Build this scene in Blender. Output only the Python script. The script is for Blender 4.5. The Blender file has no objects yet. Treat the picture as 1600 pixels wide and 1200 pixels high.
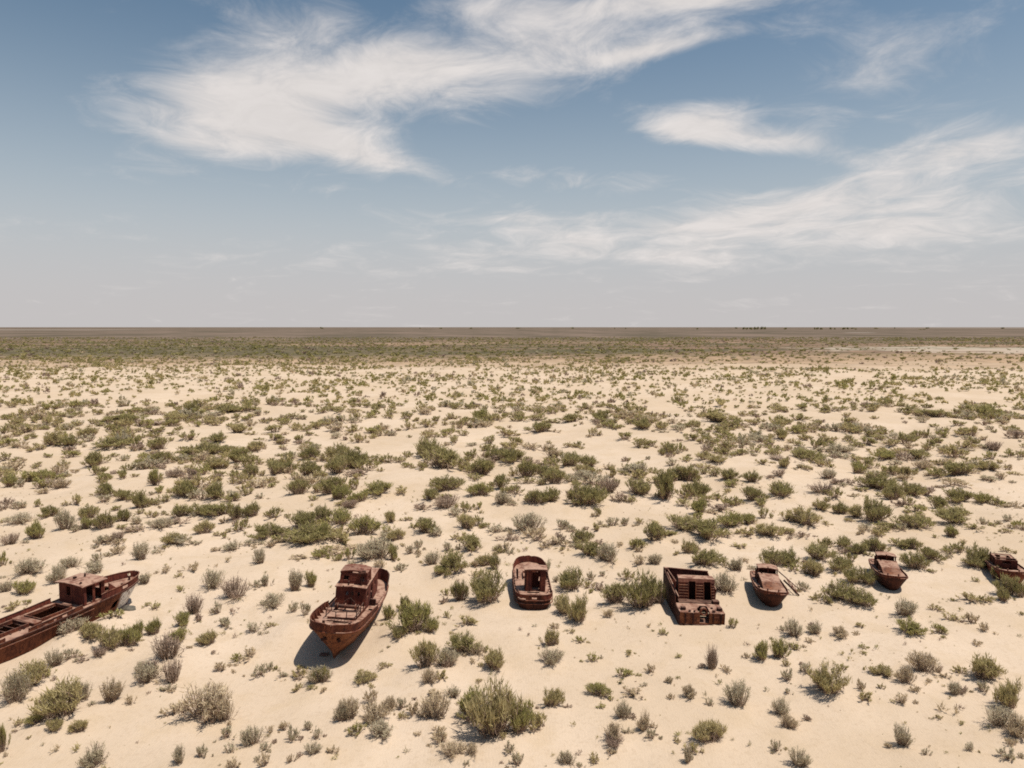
import bpy, math, random
import numpy as np
from mathutils import Vector, Matrix

R = math.radians
SC = bpy.context.scene
COL = SC.collection

# ------------------------------------------------------------------ camera, sky, sun, exposure
CAM_H = 24.0
cam_d = bpy.data.cameras.new('camera')
cam_d.lens = 24.98
cam_d.sensor_width = 36.0
cam_d.clip_start = 0.5
cam_d.clip_end = 200000.0
cam = bpy.data.objects.new('camera', cam_d)
cam.location = (0, 0, CAM_H)
cam.rotation_euler = (R(90 - 4.584), 0, 0)
COL.objects.link(cam)
SC.camera = cam

SUN_EL = 68.0
SUN_AZ = 104.0          # clockwise from +Y
SUN_DIR = Vector((math.cos(R(SUN_EL)) * math.sin(R(SUN_AZ)), math.cos(R(SUN_EL)) * math.cos(R(SUN_AZ)), math.sin(R(SUN_EL))))
sun_d = bpy.data.lights.new('sun', 'SUN')
sun_d.energy = 5.0
sun_d.angle = R(0.53)
sun_d.color = (1.0, 0.93, 0.83)
sun = bpy.data.objects.new('sun', sun_d)
sun.rotation_euler = SUN_DIR.to_track_quat('Z', 'Y').to_euler()
COL.objects.link(sun)

SC.view_settings.view_transform = 'Standard'
SC.view_settings.look = 'None'
SC.view_settings.exposure = 0.0
SC.view_settings.gamma = 1.0
SC.view_settings.use_curve_mapping = False
SC.cycles.max_bounces = 4
SC.cycles.diffuse_bounces = 2
SC.cycles.transparent_max_bounces = 8
SC.cycles.use_denoising = False
SC.cycles.filter_width = 1.8


class NT:
    """small helper around a node tree"""
    def __init__(s, tree):
        s.t = tree
        s.n = tree.nodes
        s.l = tree.links

    def put(s, sock, v):
        if hasattr(v, 'is_output') or isinstance(v, bpy.types.NodeSocket):
            s.l.new(v, sock)
        elif isinstance(v, (tuple, list)):
            sock.default_value = tuple(v) + (1.0,) if len(v) == 3 and sock.type == 'RGBA' else tuple(v)
        else:
            sock.default_value = v

    def m(s, op, a, b=None, c=None, clamp=False):
        nd = s.n.new('ShaderNodeMath')
        nd.operation = op
        nd.use_clamp = clamp
        s.put(nd.inputs[0], a)
        if b is not None: s.put(nd.inputs[1], b)
        if c is not None: s.put(nd.inputs[2], c)
        return nd.outputs[0]

    def ss(s, v, lo, hi):
        nd = s.n.new('ShaderNodeMapRange')
        nd.interpolation_type = 'SMOOTHSTEP'
        s.put(nd.inputs[0], v)
        s.put(nd.inputs[1], lo); s.put(nd.inputs[2], hi)
        nd.inputs[3].default_value = 0.0; nd.inputs[4].default_value = 1.0
        return nd.outputs[0]

    def noise(s, vec, scale, detail=4.0, rough=0.5, dist=0.0, lac=2.0):
        nd = s.n.new('ShaderNodeTexNoise')
        s.put(nd.inputs['Vector'], vec)
        nd.inputs['Scale'].default_value = scale
        nd.inputs['Detail'].default_value = detail
        nd.inputs['Roughness'].default_value = rough
        nd.inputs['Distortion'].default_value = dist
        nd.inputs['Lacunarity'].default_value = lac
        return nd.outputs[0]

    def mix(s, f, a, b):
        nd = s.n.new('ShaderNodeMix')
        nd.data_type = 'RGBA'
        s.put(nd.inputs[0], f)
        s.put(nd.inputs[6], a)
        s.put(nd.inputs[7], b)
        return nd.outputs[2]

    def xyz(s, v):
        nd = s.n.new('ShaderNodeSeparateXYZ')
        s.put(nd.inputs[0], v)
        return nd.outputs

    def comb(s, x, y, z):
        nd = s.n.new('ShaderNodeCombineXYZ')
        s.put(nd.inputs[0], x); s.put(nd.inputs[1], y); s.put(nd.inputs[2], z)
        return nd.outputs[0]

    def ramp(s, f, stops):
        nd = s.n.new('ShaderNodeValToRGB')
        s.put(nd.inputs[0], f)
        e = nd.color_ramp.elements
        while len(e) < len(stops): e.new(0.5)
        for k, (p, c) in enumerate(stops):
            e[k].position = p
            e[k].color = tuple(c) + (1.0,)
        return nd.outputs[0]


world = bpy.data.worlds.new('World')
SC.world = world
world.use_nodes = True
world.cycles.sampling_method = 'NONE'
W = NT(world.node_tree)
W.n.clear()
w_out = W.n.new('ShaderNodeOutputWorld')
w_bg = W.n.new('ShaderNodeBackground')
WS = 0.05
SKY_H, SKY_S, SKY_V = 0.488, 1.15, 1.60
w_bg.inputs[1].default_value = WS
W.l.new(w_bg.outputs[0], w_out.inputs[0])
w_sky = W.n.new('ShaderNodeTexSky')
w_sky.sky_type = 'NISHITA'
w_sky.sun_disc = False
w_sky.sun_elevation = R(SUN_EL)
w_sky.sun_rotation = R(SUN_AZ)
w_sky.altitude = 0
w_sky.air_density = 1.0
w_sky.dust_density = 1.5
w_sky.ozone_density = 1.6
w_tc = W.n.new('ShaderNodeTexCoord')
w_dir = w_tc.outputs['Generated']
dx, dy, dz = W.xyz(w_dir)
el = W.m('MULTIPLY', W.m('ARCSINE', dz), 57.2958)
az = W.m('MULTIPLY', W.m('ARCTAN2', dx, dy), 57.2958)
# grade of the clear sky: dry dusty air, greyer than a clean one
hsv = W.n.new('ShaderNodeHueSaturation')
hsv.inputs['Hue'].default_value = SKY_H
hsv.inputs['Saturation'].default_value = SKY_S
hsv.inputs['Value'].default_value = SKY_V
W.l.new(w_sky.outputs[0], hsv.inputs['Color'])
K = 1.0 / WS
def haze_fall(deg):
    e = W.m('MULTIPLY', W.m('MAXIMUM', el, 0.0), 1.0 / deg)
    return W.m('EXPONENT', W.m('MULTIPLY', W.m('MULTIPLY', e, e), -1.0))


# pale blue air low over the plain, dust right down at the skyline
clear = W.mix(W.m('MULTIPLY', haze_fall(15.0), 0.97), hsv.outputs[0], (0.515 * K, 0.565 * K, 0.600 * K))
clear = W.mix(W.m('MULTIPLY', haze_fall(6.5), 0.97), clear, (0.555 * K, 0.530 * K, 0.525 * K))
# cloud layer: a plane of cirrus seen from below, wisps drawn out along it
den = W.m('ADD', W.m('MAXIMUM', dz, 0.0), 0.16)
px_ = W.m('DIVIDE', dx, den)
py_ = W.m('DIVIDE', dy, den)
pxx = W.m('ADD', px_, W.m('MULTIPLY', py_, 0.18))
n_warp = W.noise(W.comb(pxx, W.m('MULTIPLY', py_, 0.8), 0.0), 1.6, 2.0, 0.5)
pv2 = W.comb(W.m('ADD', pxx, W.m('MULTIPLY', n_warp, 0.75)), W.m('ADD', W.m('MULTIPLY', py_, 1.0), W.m('MULTIPLY', n_warp, 0.55)), 3.7)
n_big = W.noise(pv2, 2.2, 2.0, 0.5)
n_fine = W.noise(pv2, 5.2, 7.0, 0.66, 0.45)
tex = W.m('ADD', W.m('MULTIPLY', n_big, 0.52), W.m('MULTIPLY', n_fine, 0.48))


ae_v = W.comb(az, el, 0.0)


def puff(a0, e0, ra, re, tilt, amp):
    """soft elliptical gathering of cloud at a compass direction and height above the skyline (degrees)"""
    mp = W.n.new('ShaderNodeMapping')
    mp.vector_type = 'TEXTURE'
    mp.inputs['Location'].default_value = (a0, e0, 0)
    mp.inputs['Rotation'].default_value = (0, 0, R(tilt))
    mp.inputs['Scale'].default_value = (ra, re, 1)
    W.l.new(ae_v, mp.inputs['Vector'])
    d2 = W.n.new('ShaderNodeVectorMath')
    d2.operation = 'DOT_PRODUCT'
    W.l.new(mp.outputs[0], d2.inputs[0]); W.l.new(mp.outputs[0], d2.inputs[1])
    return W.m('MULTIPLY', W.m('EXPONENT', W.m('MULTIPLY', d2.outputs['Value'], -1.0)), amp)


def add_all(xs):
    o = xs[0]
    for x in xs[1:]: o = W.m('ADD', o, x)
    return o


PUFFS = [
    (-19.33, 15.27, 8.49, 3.19, 8.0, 1.20),
    (-8.93, 18.80, 14.09, 3.01, 6.0, 1.10),
    (-11.21, 13.00, 5.82, 1.10, -12.0, 0.75),
    (2.98, 21.95, 8.92, 2.48, -14.0, 0.65),
    (9.88, 20.15, 5.33, 0.59, 8.0, 0.60),
    (16.85, 23.36, 18.95, 1.00, 0.0, 1.00),
    (29.15, 17.91, 8.00, 2.69, -8.0, 0.64),
    (14.29, 14.96, 4.25, 1.51, -3.0, 1.45),
    (19.39, 13.45, 4.48, 0.97, -8.0, 1.00),
    (27.54, 10.01, 11.93, 1.46, 9.0, 0.50),
    (20.45, 7.51, 26.51, 2.40, 3.0, 0.78),
    (21.83, 5.92, 30.36, 1.85, 0.0, 0.30),
    (31.63, 12.06, 6.21, 1.05, 4.0, 0.42),
    (2.53, 11.72, 6.56, 0.95, -8.0, 0.42),
    (0.00, 8.60, 5.59, 0.78, 0.0, 0.36),
    (-22.90, 13.01, 3.85, 0.52, -4.0, 0.30),
    (-15.07, 21.49, 4.18, 1.29, 0.0, 0.38),
    (16.07, 18.33, 7.84, 1.68, 0.0, -0.55),
    (18.54, 11.59, 6.36, 0.81, -6.0, -0.45),
    (0.00, 13.62, 6.55, 1.40, 0.0, -0.40),
    (-32.86, 16.34, 5.29, 3.40, 0.0, -0.50),
]
bias = add_all([puff(*p) for p in PUFFS])
cl = W.m('ADD', bias, W.m('MULTIPLY', W.m('SUBTRACT', tex, 0.5), 3.3))
mask = W.m('MULTIPLY', W.ss(cl, 0.08, 1.34), 0.97)
shade = W.m('ADD', 0.93, W.m('MULTIPLY', W.m('SUBTRACT', n_fine, 0.5), 0.32))
ccol = W.mix(1.0, (0, 0, 0), (0.80 * K, 0.755 * K, 0.73 * K))
vm = W.n.new('ShaderNodeVectorMath')
vm.operation = 'SCALE'
W.l.new(ccol, vm.inputs[0]); W.l.new(shade, vm.inputs['Scale'])
W.l.new(W.mix(mask, clear, vm.outputs[0]), w_bg.inputs[0])

# ------------------------------------------------------------------ terrain
#TERRAIN-BEGIN
def vnoise(x, y, seed):
    x = np.asarray(x, float); y = np.asarray(y, float)
    xi = np.floor(x).astype(np.int64); yi = np.floor(y).astype(np.int64)
    fx = x - xi; fy = y - yi
    fx = fx * fx * (3 - 2 * fx); fy = fy * fy * (3 - 2 * fy)
    def h(a, b):
        n = (a * 374761393 + b * 668265263 + seed * 1442695041) & 0xFFFFFFFF
        n = ((n ^ (n >> 13)) * 1274126177) & 0xFFFFFFFF
        return ((n ^ (n >> 16)) & 0xFFFF) / 65535.0 - 0.5
    return ((h(xi, yi) * (1 - fx) + h(xi + 1, yi) * fx) * (1 - fy)
            + (h(xi, yi + 1) * (1 - fx) + h(xi + 1, yi + 1) * fx) * fy)

BOAT_SPOTS = [(-36.5, 52.0, 6.0), (-33.5, 59.0, 5.0), (-12.8, 52.0, 5.0), (-12.7, 59.5, 4.5), (1.8, 62.0, 5.0),
              (15.4, 58.5, 5.0), (22.8, 61.5, 5.0), (35.5, 65.0, 5.0), (47.5, 66.5, 5.0)]

def terrain(x, y):
    x = np.asarray(x, float); y = np.asarray(y, float)
    r = np.hypot(x, y)
    big = 1.5 * vnoise(x / 34, y / 26, 3) + 1.0 * vnoise(x / 15 + 7, y / 11, 5)
    mid = 0.50 * vnoise(x / 6.0, y / 4.6, 8)
    sm = 0.10 * vnoise(x / 2.1, y / 1.8, 11) + 0.05 * vnoise(x / 0.9, y / 0.8, 13)
    amp = np.clip((r - 45) / 60, 0.22, 1.0) * np.clip((2500 - r) / 1500, 0, 1)
    damp = np.ones_like(r)
    for bx, by, br in BOAT_SPOTS:
        damp = damp * (1 - 0.93 * np.exp(-((x - bx) ** 2 + (y - by) ** 2) / (br * br)))
    z = (amp * big + mid * np.clip((2500 - r) / 2000, 0, 1)) * damp + sm * np.clip((700 - r) / 500, 0, 1) * (0.4 + 0.6 * damp)
    # drift of blown sand to the left of the tall tug, hollow scoured under its bow
    z = z + 0.75 * np.exp(-(((x + 17.6) / 2.2) ** 2 + ((y - 54.0) / 3.0) ** 2))
    z = z + 0.45 * np.exp(-(((x + 9.2) / 1.6) ** 2 + ((y - 53.5) / 3.2) ** 2))
    # sand banked against the near side of the long vessel
    z = z + 0.45 * np.exp(-(((x + 32.7) / 1.5) ** 2 + ((y - 55.9) / 2.2) ** 2)) + 0.4 * np.exp(-(((x + 33.9) / 1.4) ** 2 + ((y - 52.9) / 2.0) ** 2))
    z = z - 0.25 * np.exp(-(((x + 13.6) / 2.6) ** 2 + ((y - 50.0) / 2.4) ** 2))
    return z
#TERRAIN-END

# ------------------------------------------------------------------ helpers
def tag(o, label=None, cat=None, group=None, kind=None):
    if label: o['label'] = label
    if cat: o['category'] = cat
    if group: o['group'] = group
    if kind: o['kind'] = kind
    return o


def empty(name, loc, rot=(0, 0, 0)):
    o = bpy.data.objects.new(name, None)
    o.empty_display_size = 0.5
    o.location = loc
    o.rotation_euler = rot
    COL.objects.link(o)
    return o


def mesh_np(name, verts, faces, mats=(), midx=None, smooth=False):
    """mesh from numpy arrays; faces is (n,3) or (n,4)"""
    me = bpy.data.meshes.new(name)
    verts = np.asarray(verts, np.float32); faces = np.asarray(faces, np.int32)
    n, k = faces.shape
    me.vertices.add(len(verts)); me.vertices.foreach_set('co', verts.ravel())
    me.loops.add(n * k); me.loops.foreach_set('vertex_index', faces.ravel())
    me.polygons.add(n)
    me.polygons.foreach_set('loop_start', np.arange(0, n * k, k, dtype=np.int32))
    try: me.polygons.foreach_set('loop_total', np.full(n, k, np.int32))
    except Exception: pass
    for m_ in mats: me.materials.append(m_)
    if midx is not None: me.polygons.foreach_set('material_index', np.asarray(midx, np.int32))
    if smooth: me.polygons.foreach_set('use_smooth', np.ones(n, bool))
    me.update(calc_edges=True)
    return me


def mobj(name, me, parent=None):
    o = bpy.data.objects.new(name, me)
    COL.objects.link(o)
    if parent: o.parent = parent
    return o


class MB:
    """collects shapes that become one mesh object"""
    def __init__(s):
        s.v = []; s.f = []

    def add(s, vs, fs):
        b = len(s.v)
        s.v += [tuple(p) for p in vs]
        s.f += [tuple(b + i for i in f) for f in fs]
        return s

    def box(s, c, d, rz=0.0, rx=0.0, ry=0.0):
        M = Matrix.Translation(c) @ Matrix.Rotation(rz, 4, 'Z') @ Matrix.Rotation(rx, 4, 'X') @ Matrix.Rotation(ry, 4, 'Y')
        vs = [M @ Vector((sx * d[0] / 2, sy * d[1] / 2, sz * d[2] / 2)) for sx in (-1, 1) for sy in (-1, 1) for sz in (-1, 1)]
        return s.add(vs, [(0, 1, 3, 2), (4, 6, 7, 5), (0, 4, 5, 1), (2, 3, 7, 6), (0, 2, 6, 4), (1, 5, 7, 3)])

    def bar(s, p, q, r, n=6, r2=None):
        p = Vector(p); q = Vector(q)
        r2 = r if r2 is None else r2
        d = (q - p).normalized()
        a = d.orthogonal().normalized(); b = d.cross(a)
        vs = []
        for c, rr in ((p, r), (q, r2)):
            for k in range(n):
                t = 2 * math.pi * k / n
                vs.append(c + a * (rr * math.cos(t)) + b * (rr * math.sin(t)))
        fs = [(k, (k + 1) % n, n + (k + 1) % n, n + k) for k in range(n)]
        fs += [tuple(range(n - 1, -1, -1)), tuple(range(n, 2 * n))]
        return s.add(vs, fs)

    def path(s, pts, r, n=6):
        for a, b in zip(pts[:-1], pts[1:]): s.bar(a, b, r, n)
        return s

    def ring(s, c, ax, r1, r2, w, n=20):
        c = Vector(c); ax = Vector(ax).normalized()
        a = ax.orthogonal().normalized(); b = ax.cross(a)
        vs = []
        for k in range(n):
            t = 2 * math.pi * k / n
            d = a * math.cos(t) + b * math.sin(t)
            vs += [c + d * r1 - ax * w / 2, c + d * r2 - ax * w / 2, c + d * r2 + ax * w / 2, c + d * r1 + ax * w / 2]
        fs = []
        for k in range(n):
            i = 4 * k; j = 4 * ((k + 1) % n)
            fs += [(i + q, i + (q + 1) % 4, j + (q + 1) % 4, j + q) for q in range(4)]
        return s.add(vs, fs)

    def panel(s, p00, p10, p11, p01, holes=(), th=0.05, rag=0.0, sub=0, seed=0):
        """a plate with real openings; holes are (u0,v0,u1,v1) in 0..1; th goes to the back side"""
        p00, p10, p11, p01 = map(Vector, (p00, p10, p11, p01))
        us = {0.0, 1.0}; vs_ = {0.0, 1.0}
        for h in holes:
            us |= {h[0], h[2]}; vs_ |= {h[1], h[3]}
        for k in range(1, sub):
            us.add(k / sub); vs_.add(k / sub)
        us = sorted(us); vs_ = sorted(vs_)
        us = [u for i, u in enumerate(us) if i == 0 or u - us[i - 1] > 1e-4]
        vs_ = [u for i, u in enumerate(vs_) if i == 0 or u - vs_[i - 1] > 1e-4]
        rn = random.Random(seed)
        nrm = (p10 - p00).cross(p01 - p00).normalized()
        nu, nv = len(us), len(vs_)
        pts = []
        for j in range(nv):
            for i in range(nu):
                u, v = us[i], vs_[j]
                q = p00 * (1 - u) * (1 - v) + p10 * u * (1 - v) + p11 * u * v + p01 * (1 - u) * v
                if rag and 0 < i < nu - 1 and 0 < j < nv - 1:
                    q = q + nrm * rn.uniform(-rag, rag)
                pts.append(q)
        N = len(pts)
        allv = pts + [q - nrm * th for q in pts]

        def solid(i, j):
            if i < 0 or j < 0 or i >= nu - 1 or j >= nv - 1: return False
            cu = (us[i] + us[i + 1]) / 2; cv = (vs_[j] + vs_[j + 1]) / 2
            return not any(h[0] < cu < h[2] and h[1] < cv < h[3] for h in holes)
        fs = []
        for j in range(nv - 1):
            for i in range(nu - 1):
                if not solid(i, j): continue
                a, b, c, d = j * nu + i, j * nu + i + 1, (j + 1) * nu + i + 1, (j + 1) * nu + i
                fs += [(a, b, c, d), (N + d, N + c, N + b, N + a)]
                if not solid(i, j - 1): fs.append((b, a, N + a, N + b))
                if not solid(i, j + 1): fs.append((d, c, N + c, N + d))
                if not solid(i - 1, j): fs.append((a, d, N + d, N + a))
                if not solid(i + 1, j): fs.append((c, b, N + b, N + c))
        return s.add(allv, fs)

    def build(s, name, mat, parent=None, smooth=False, bevel=0.0, dent=0.0):
        me = bpy.data.meshes.new(name)
        vs = s.v
        if dent:
            a = np.array(vs)
            a = a + dent * np.stack([vnoise(a[:, 0] * 1.9 + a[:, 2] * 1.3, a[:, 1] * 1.7, 21), vnoise(a[:, 1] * 1.9 + a[:, 2], a[:, 0] * 1.7, 22),
                                     vnoise(a[:, 0] * 1.6 + a[:, 2], a[:, 1] * 1.8, 23)], 1)
            vs = a.tolist()
        me.from_pydata(vs, [], s.f)
        me.materials.append(mat)
        if smooth: me.polygons.foreach_set('use_smooth', [True] * len(me.polygons))
        me.update()
        o = mobj(name, me, parent)
        if bevel:
            b = o.modifiers.new('bevel', 'BEVEL')
            b.width = bevel; b.segments = 1; b.limit_method = 'ANGLE'
        return o


# ------------------------------------------------------------------ materials
def new_mat(name):
    m = bpy.data.materials.new(name)
    m.use_nodes = True
    t = NT(m.node_tree)
    bs = t.n.get('Principled BSDF')
    return m, t, bs


def rust_material(name, dark, mid, light, dust, dust_amt=0.8, paint=None):
    m, t, bs = new_mat(name)
    tc = t.n.new('ShaderNodeTexCoord')
    P = tc.outputs['Object']
    x, y, z = t.xyz(P)
    n1 = t.noise(P, 1.1, 6, 0.65, 0.6)
    n2 = t.noise(t.comb(t.m('MULTIPLY', x, 5.0), t.m('MULTIPLY', y, 5.0), t.m('MULTIPLY', z, 0.7)), 1.0, 5, 0.65)
    n3 = t.noise(P, 8.0, 6, 0.7)
    f = t.m('ADD', t.m('ADD', t.m('MULTIPLY', n1, 0.45), t.m('MULTIPLY', n2, 0.35)), t.m('MULTIPLY', n3, 0.2))
    col = t.ramp(f, [(0.36, dark), (0.47, mid), (0.56, light), (0.66, mid)])
    # runs of orange scale, and black scabs where the plate is eaten away
    run = t.noise(t.comb(t.m('MULTIPLY', x, 7.0), t.m('MULTIPLY', y, 7.0), t.m('MULTIPLY', z, 0.5)), 1.0, 4, 0.6)
    col = t.mix(t.m('MULTIPLY', t.ss(run, 0.56, 0.70), 0.55), col, tuple(min(1, c * k) for c, k in zip(light, (1.7, 1.75, 1.5))))
    scab = t.noise(P, 2.7, 6, 0.7, 0.8)
    col = t.mix(t.m('MULTIPLY', t.ss(scab, 0.57, 0.66), 0.75), col, (0.018, 0.009, 0.008))
    if paint:
        (x0, x1, y0, y1, z0, z1, pc) = paint
        w = t.m('MULTIPLY', t.m('MULTIPLY', t.ss(x, x0 - 0.1, x0 + 0.1), t.m('SUBTRACT', 1.0, t.ss(x, x1 - 0.1, x1 + 0.1))),
                t.m('MULTIPLY', t.ss(y, y0 - 0.25, y0 + 0.25), t.m('SUBTRACT', 1.0, t.ss(y, y1 - 0.15, y1 + 0.15))))
        w = t.m('MULTIPLY', w, t.m('MULTIPLY', t.ss(z, z0 - 0.15, z0 + 0.15), t.m('SUBTRACT', 1.0, t.ss(z, z1 - 0.1, z1 + 0.1))))
        np_ = t.noise(t.comb(t.m('MULTIPLY', x, 2.5), t.m('MULTIPLY', y, 2.5), t.m('MULTIPLY', z, 1.2)), 1.6, 6, 0.62, 0.6)
        col = t.mix(t.m('MULTIPLY', w, t.ss(np_, 0.37, 0.46)), col, pc)
    # wind-blown dust lies on whatever faces up
    ge = t.n.new('ShaderNodeNewGeometry')
    nz = t.xyz(ge.outputs['Normal'])[2]
    nd = t.noise(P, 1.3, 7, 0.68, 0.7)
    du = t.m('MULTIPLY', t.ss(nz, 0.55, 0.9), t.m('MULTIPLY', t.m('ADD', t.ss(nd, 0.36, 0.60), 0.12, clamp=True), dust_amt))
    col = t.mix(du, col, dust)
    t.put(bs.inputs['Base Color'], col)
    bs.inputs['Roughness'].default_value = 0.85
    bs.inputs['Specular IOR Level'].default_value = 0.2
    bp = t.n.new('ShaderNodeBump')
    bp.inputs['Strength'].default_value = 0.8
    bp.inputs['Distance'].default_value = 0.04
    t.put(bp.inputs['Height'], t.m('ADD', t.m('ADD', n1, t.m('MULTIPLY', n3, 0.5)), t.m('MULTIPLY', scab, 0.6)))
    t.put(bs.inputs['Normal'], bp.outputs[0])
    return m


DUST = (0.31, 0.185, 0.132)
M_RUST = rust_material('rust', (0.026, 0.009, 0.007), (0.080, 0.022, 0.013), (0.165, 0.052, 0.026), DUST, 0.8)
M_RUST_RED = rust_material('rust_red', (0.035, 0.010, 0.009), (0.085, 0.020, 0.014), (0.150, 0.042, 0.024), DUST, 0.75)
M_RUST_HULL = rust_material('rust_hull', (0.032, 0.011, 0.008), (0.110, 0.036, 0.019), (0.215, 0.080, 0.036), DUST, 0.6)
M_RUST_DARK = rust_material('rust_dark', (0.012, 0.006, 0.006), (0.030, 0.010, 0.008), (0.065, 0.021, 0.013), DUST, 0.4)
M_RUST_PAINT = rust_material('rust_with_old_white_paint', (0.026, 0.009, 0.007), (0.085, 0.026, 0.015), (0.17, 0.058, 0.029), DUST, 0.7,
                             paint=(0.15, 3.0, 4.9, 7.9, 0.15, 1.8, (0.72, 0.68, 0.64)))
M_DECK = rust_material('dusty_deck_plate', (0.055, 0.020, 0.014), (0.12, 0.044, 0.030), (0.18, 0.075, 0.050), (0.37, 0.232, 0.168), 1.0)
M_BLACK = rust_material('tyre_rubber', (0.012, 0.011, 0.011), (0.02, 0.018, 0.017), (0.03, 0.027, 0.025), (0.25, 0.18, 0.13), 0.4)


def leaf_material(name, cols, trans=0.3, var=0.5):
    m, t, bs = new_mat(name)
    t.n.remove(bs)
    ge = t.n.new('ShaderNodeNewGeometry')
    oi = t.n.new('ShaderNodeObjectInfo')
    P = ge.outputs['Position']
    n1 = t.noise(P, 0.55, 2, 0.5)
    n2 = t.noise(P, 4.5, 2, 0.5)
    f = t.m('ADD', t.m('ADD', t.m('MULTIPLY', n1, 0.45), t.m('MULTIPLY', n2, 0.40)), t.m('MULTIPLY', oi.outputs['Random'], 0.22))
    col = t.ramp(f, [(0.28, cols[0]), (0.52, cols[1]), (0.78, cols[2])])
    d = t.n.new('ShaderNodeBsdfDiffuse'); tr = t.n.new('ShaderNodeBsdfTranslucent')
    t.put(d.inputs[0], col); t.put(tr.inputs[0], col)
    mx = t.n.new('ShaderNodeMixShader'); mx.inputs[0].default_value = trans
    t.l.new(d.outputs[0], mx.inputs[1]); t.l.new(tr.outputs[0], mx.inputs[2])
    t.l.new(mx.outputs[0], t.n['Material Output'].inputs[0])
    return m


LEAF = {
    'g': leaf_material('leaf_green', [(0.285, 0.26, 0.095), (0.395, 0.355, 0.14), (0.50, 0.445, 0.21)], 0.42),
    'o': leaf_material('leaf_olive', [(0.25, 0.222, 0.095), (0.355, 0.31, 0.135), (0.45, 0.39, 0.195)], 0.42),
    'y': leaf_material('leaf_yellow_green', [(0.35, 0.295, 0.135), (0.46, 0.385, 0.185), (0.56, 0.47, 0.26)], 0.42),
    's': leaf_material('leaf_silver', [(0.39, 0.335, 0.22), (0.52, 0.455, 0.315), (0.63, 0.56, 0.41)], 0.42),
    'd': leaf_material('leaf_dry', [(0.45, 0.355, 0.23), (0.57, 0.46, 0.305), (0.66, 0.55, 0.385)], 0.42),
    'p': leaf_material('twig_purple', [(0.29, 0.21, 0.165), (0.39, 0.29, 0.225), (0.48, 0.38, 0.29)], 0.3),
}
LEAF['b'] = LEAF['p']
M_WOOD = leaf_material('shrub_wood', [(0.20, 0.135, 0.10), (0.32, 0.225, 0.165), (0.45, 0.34, 0.25)], 0.15)


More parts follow.
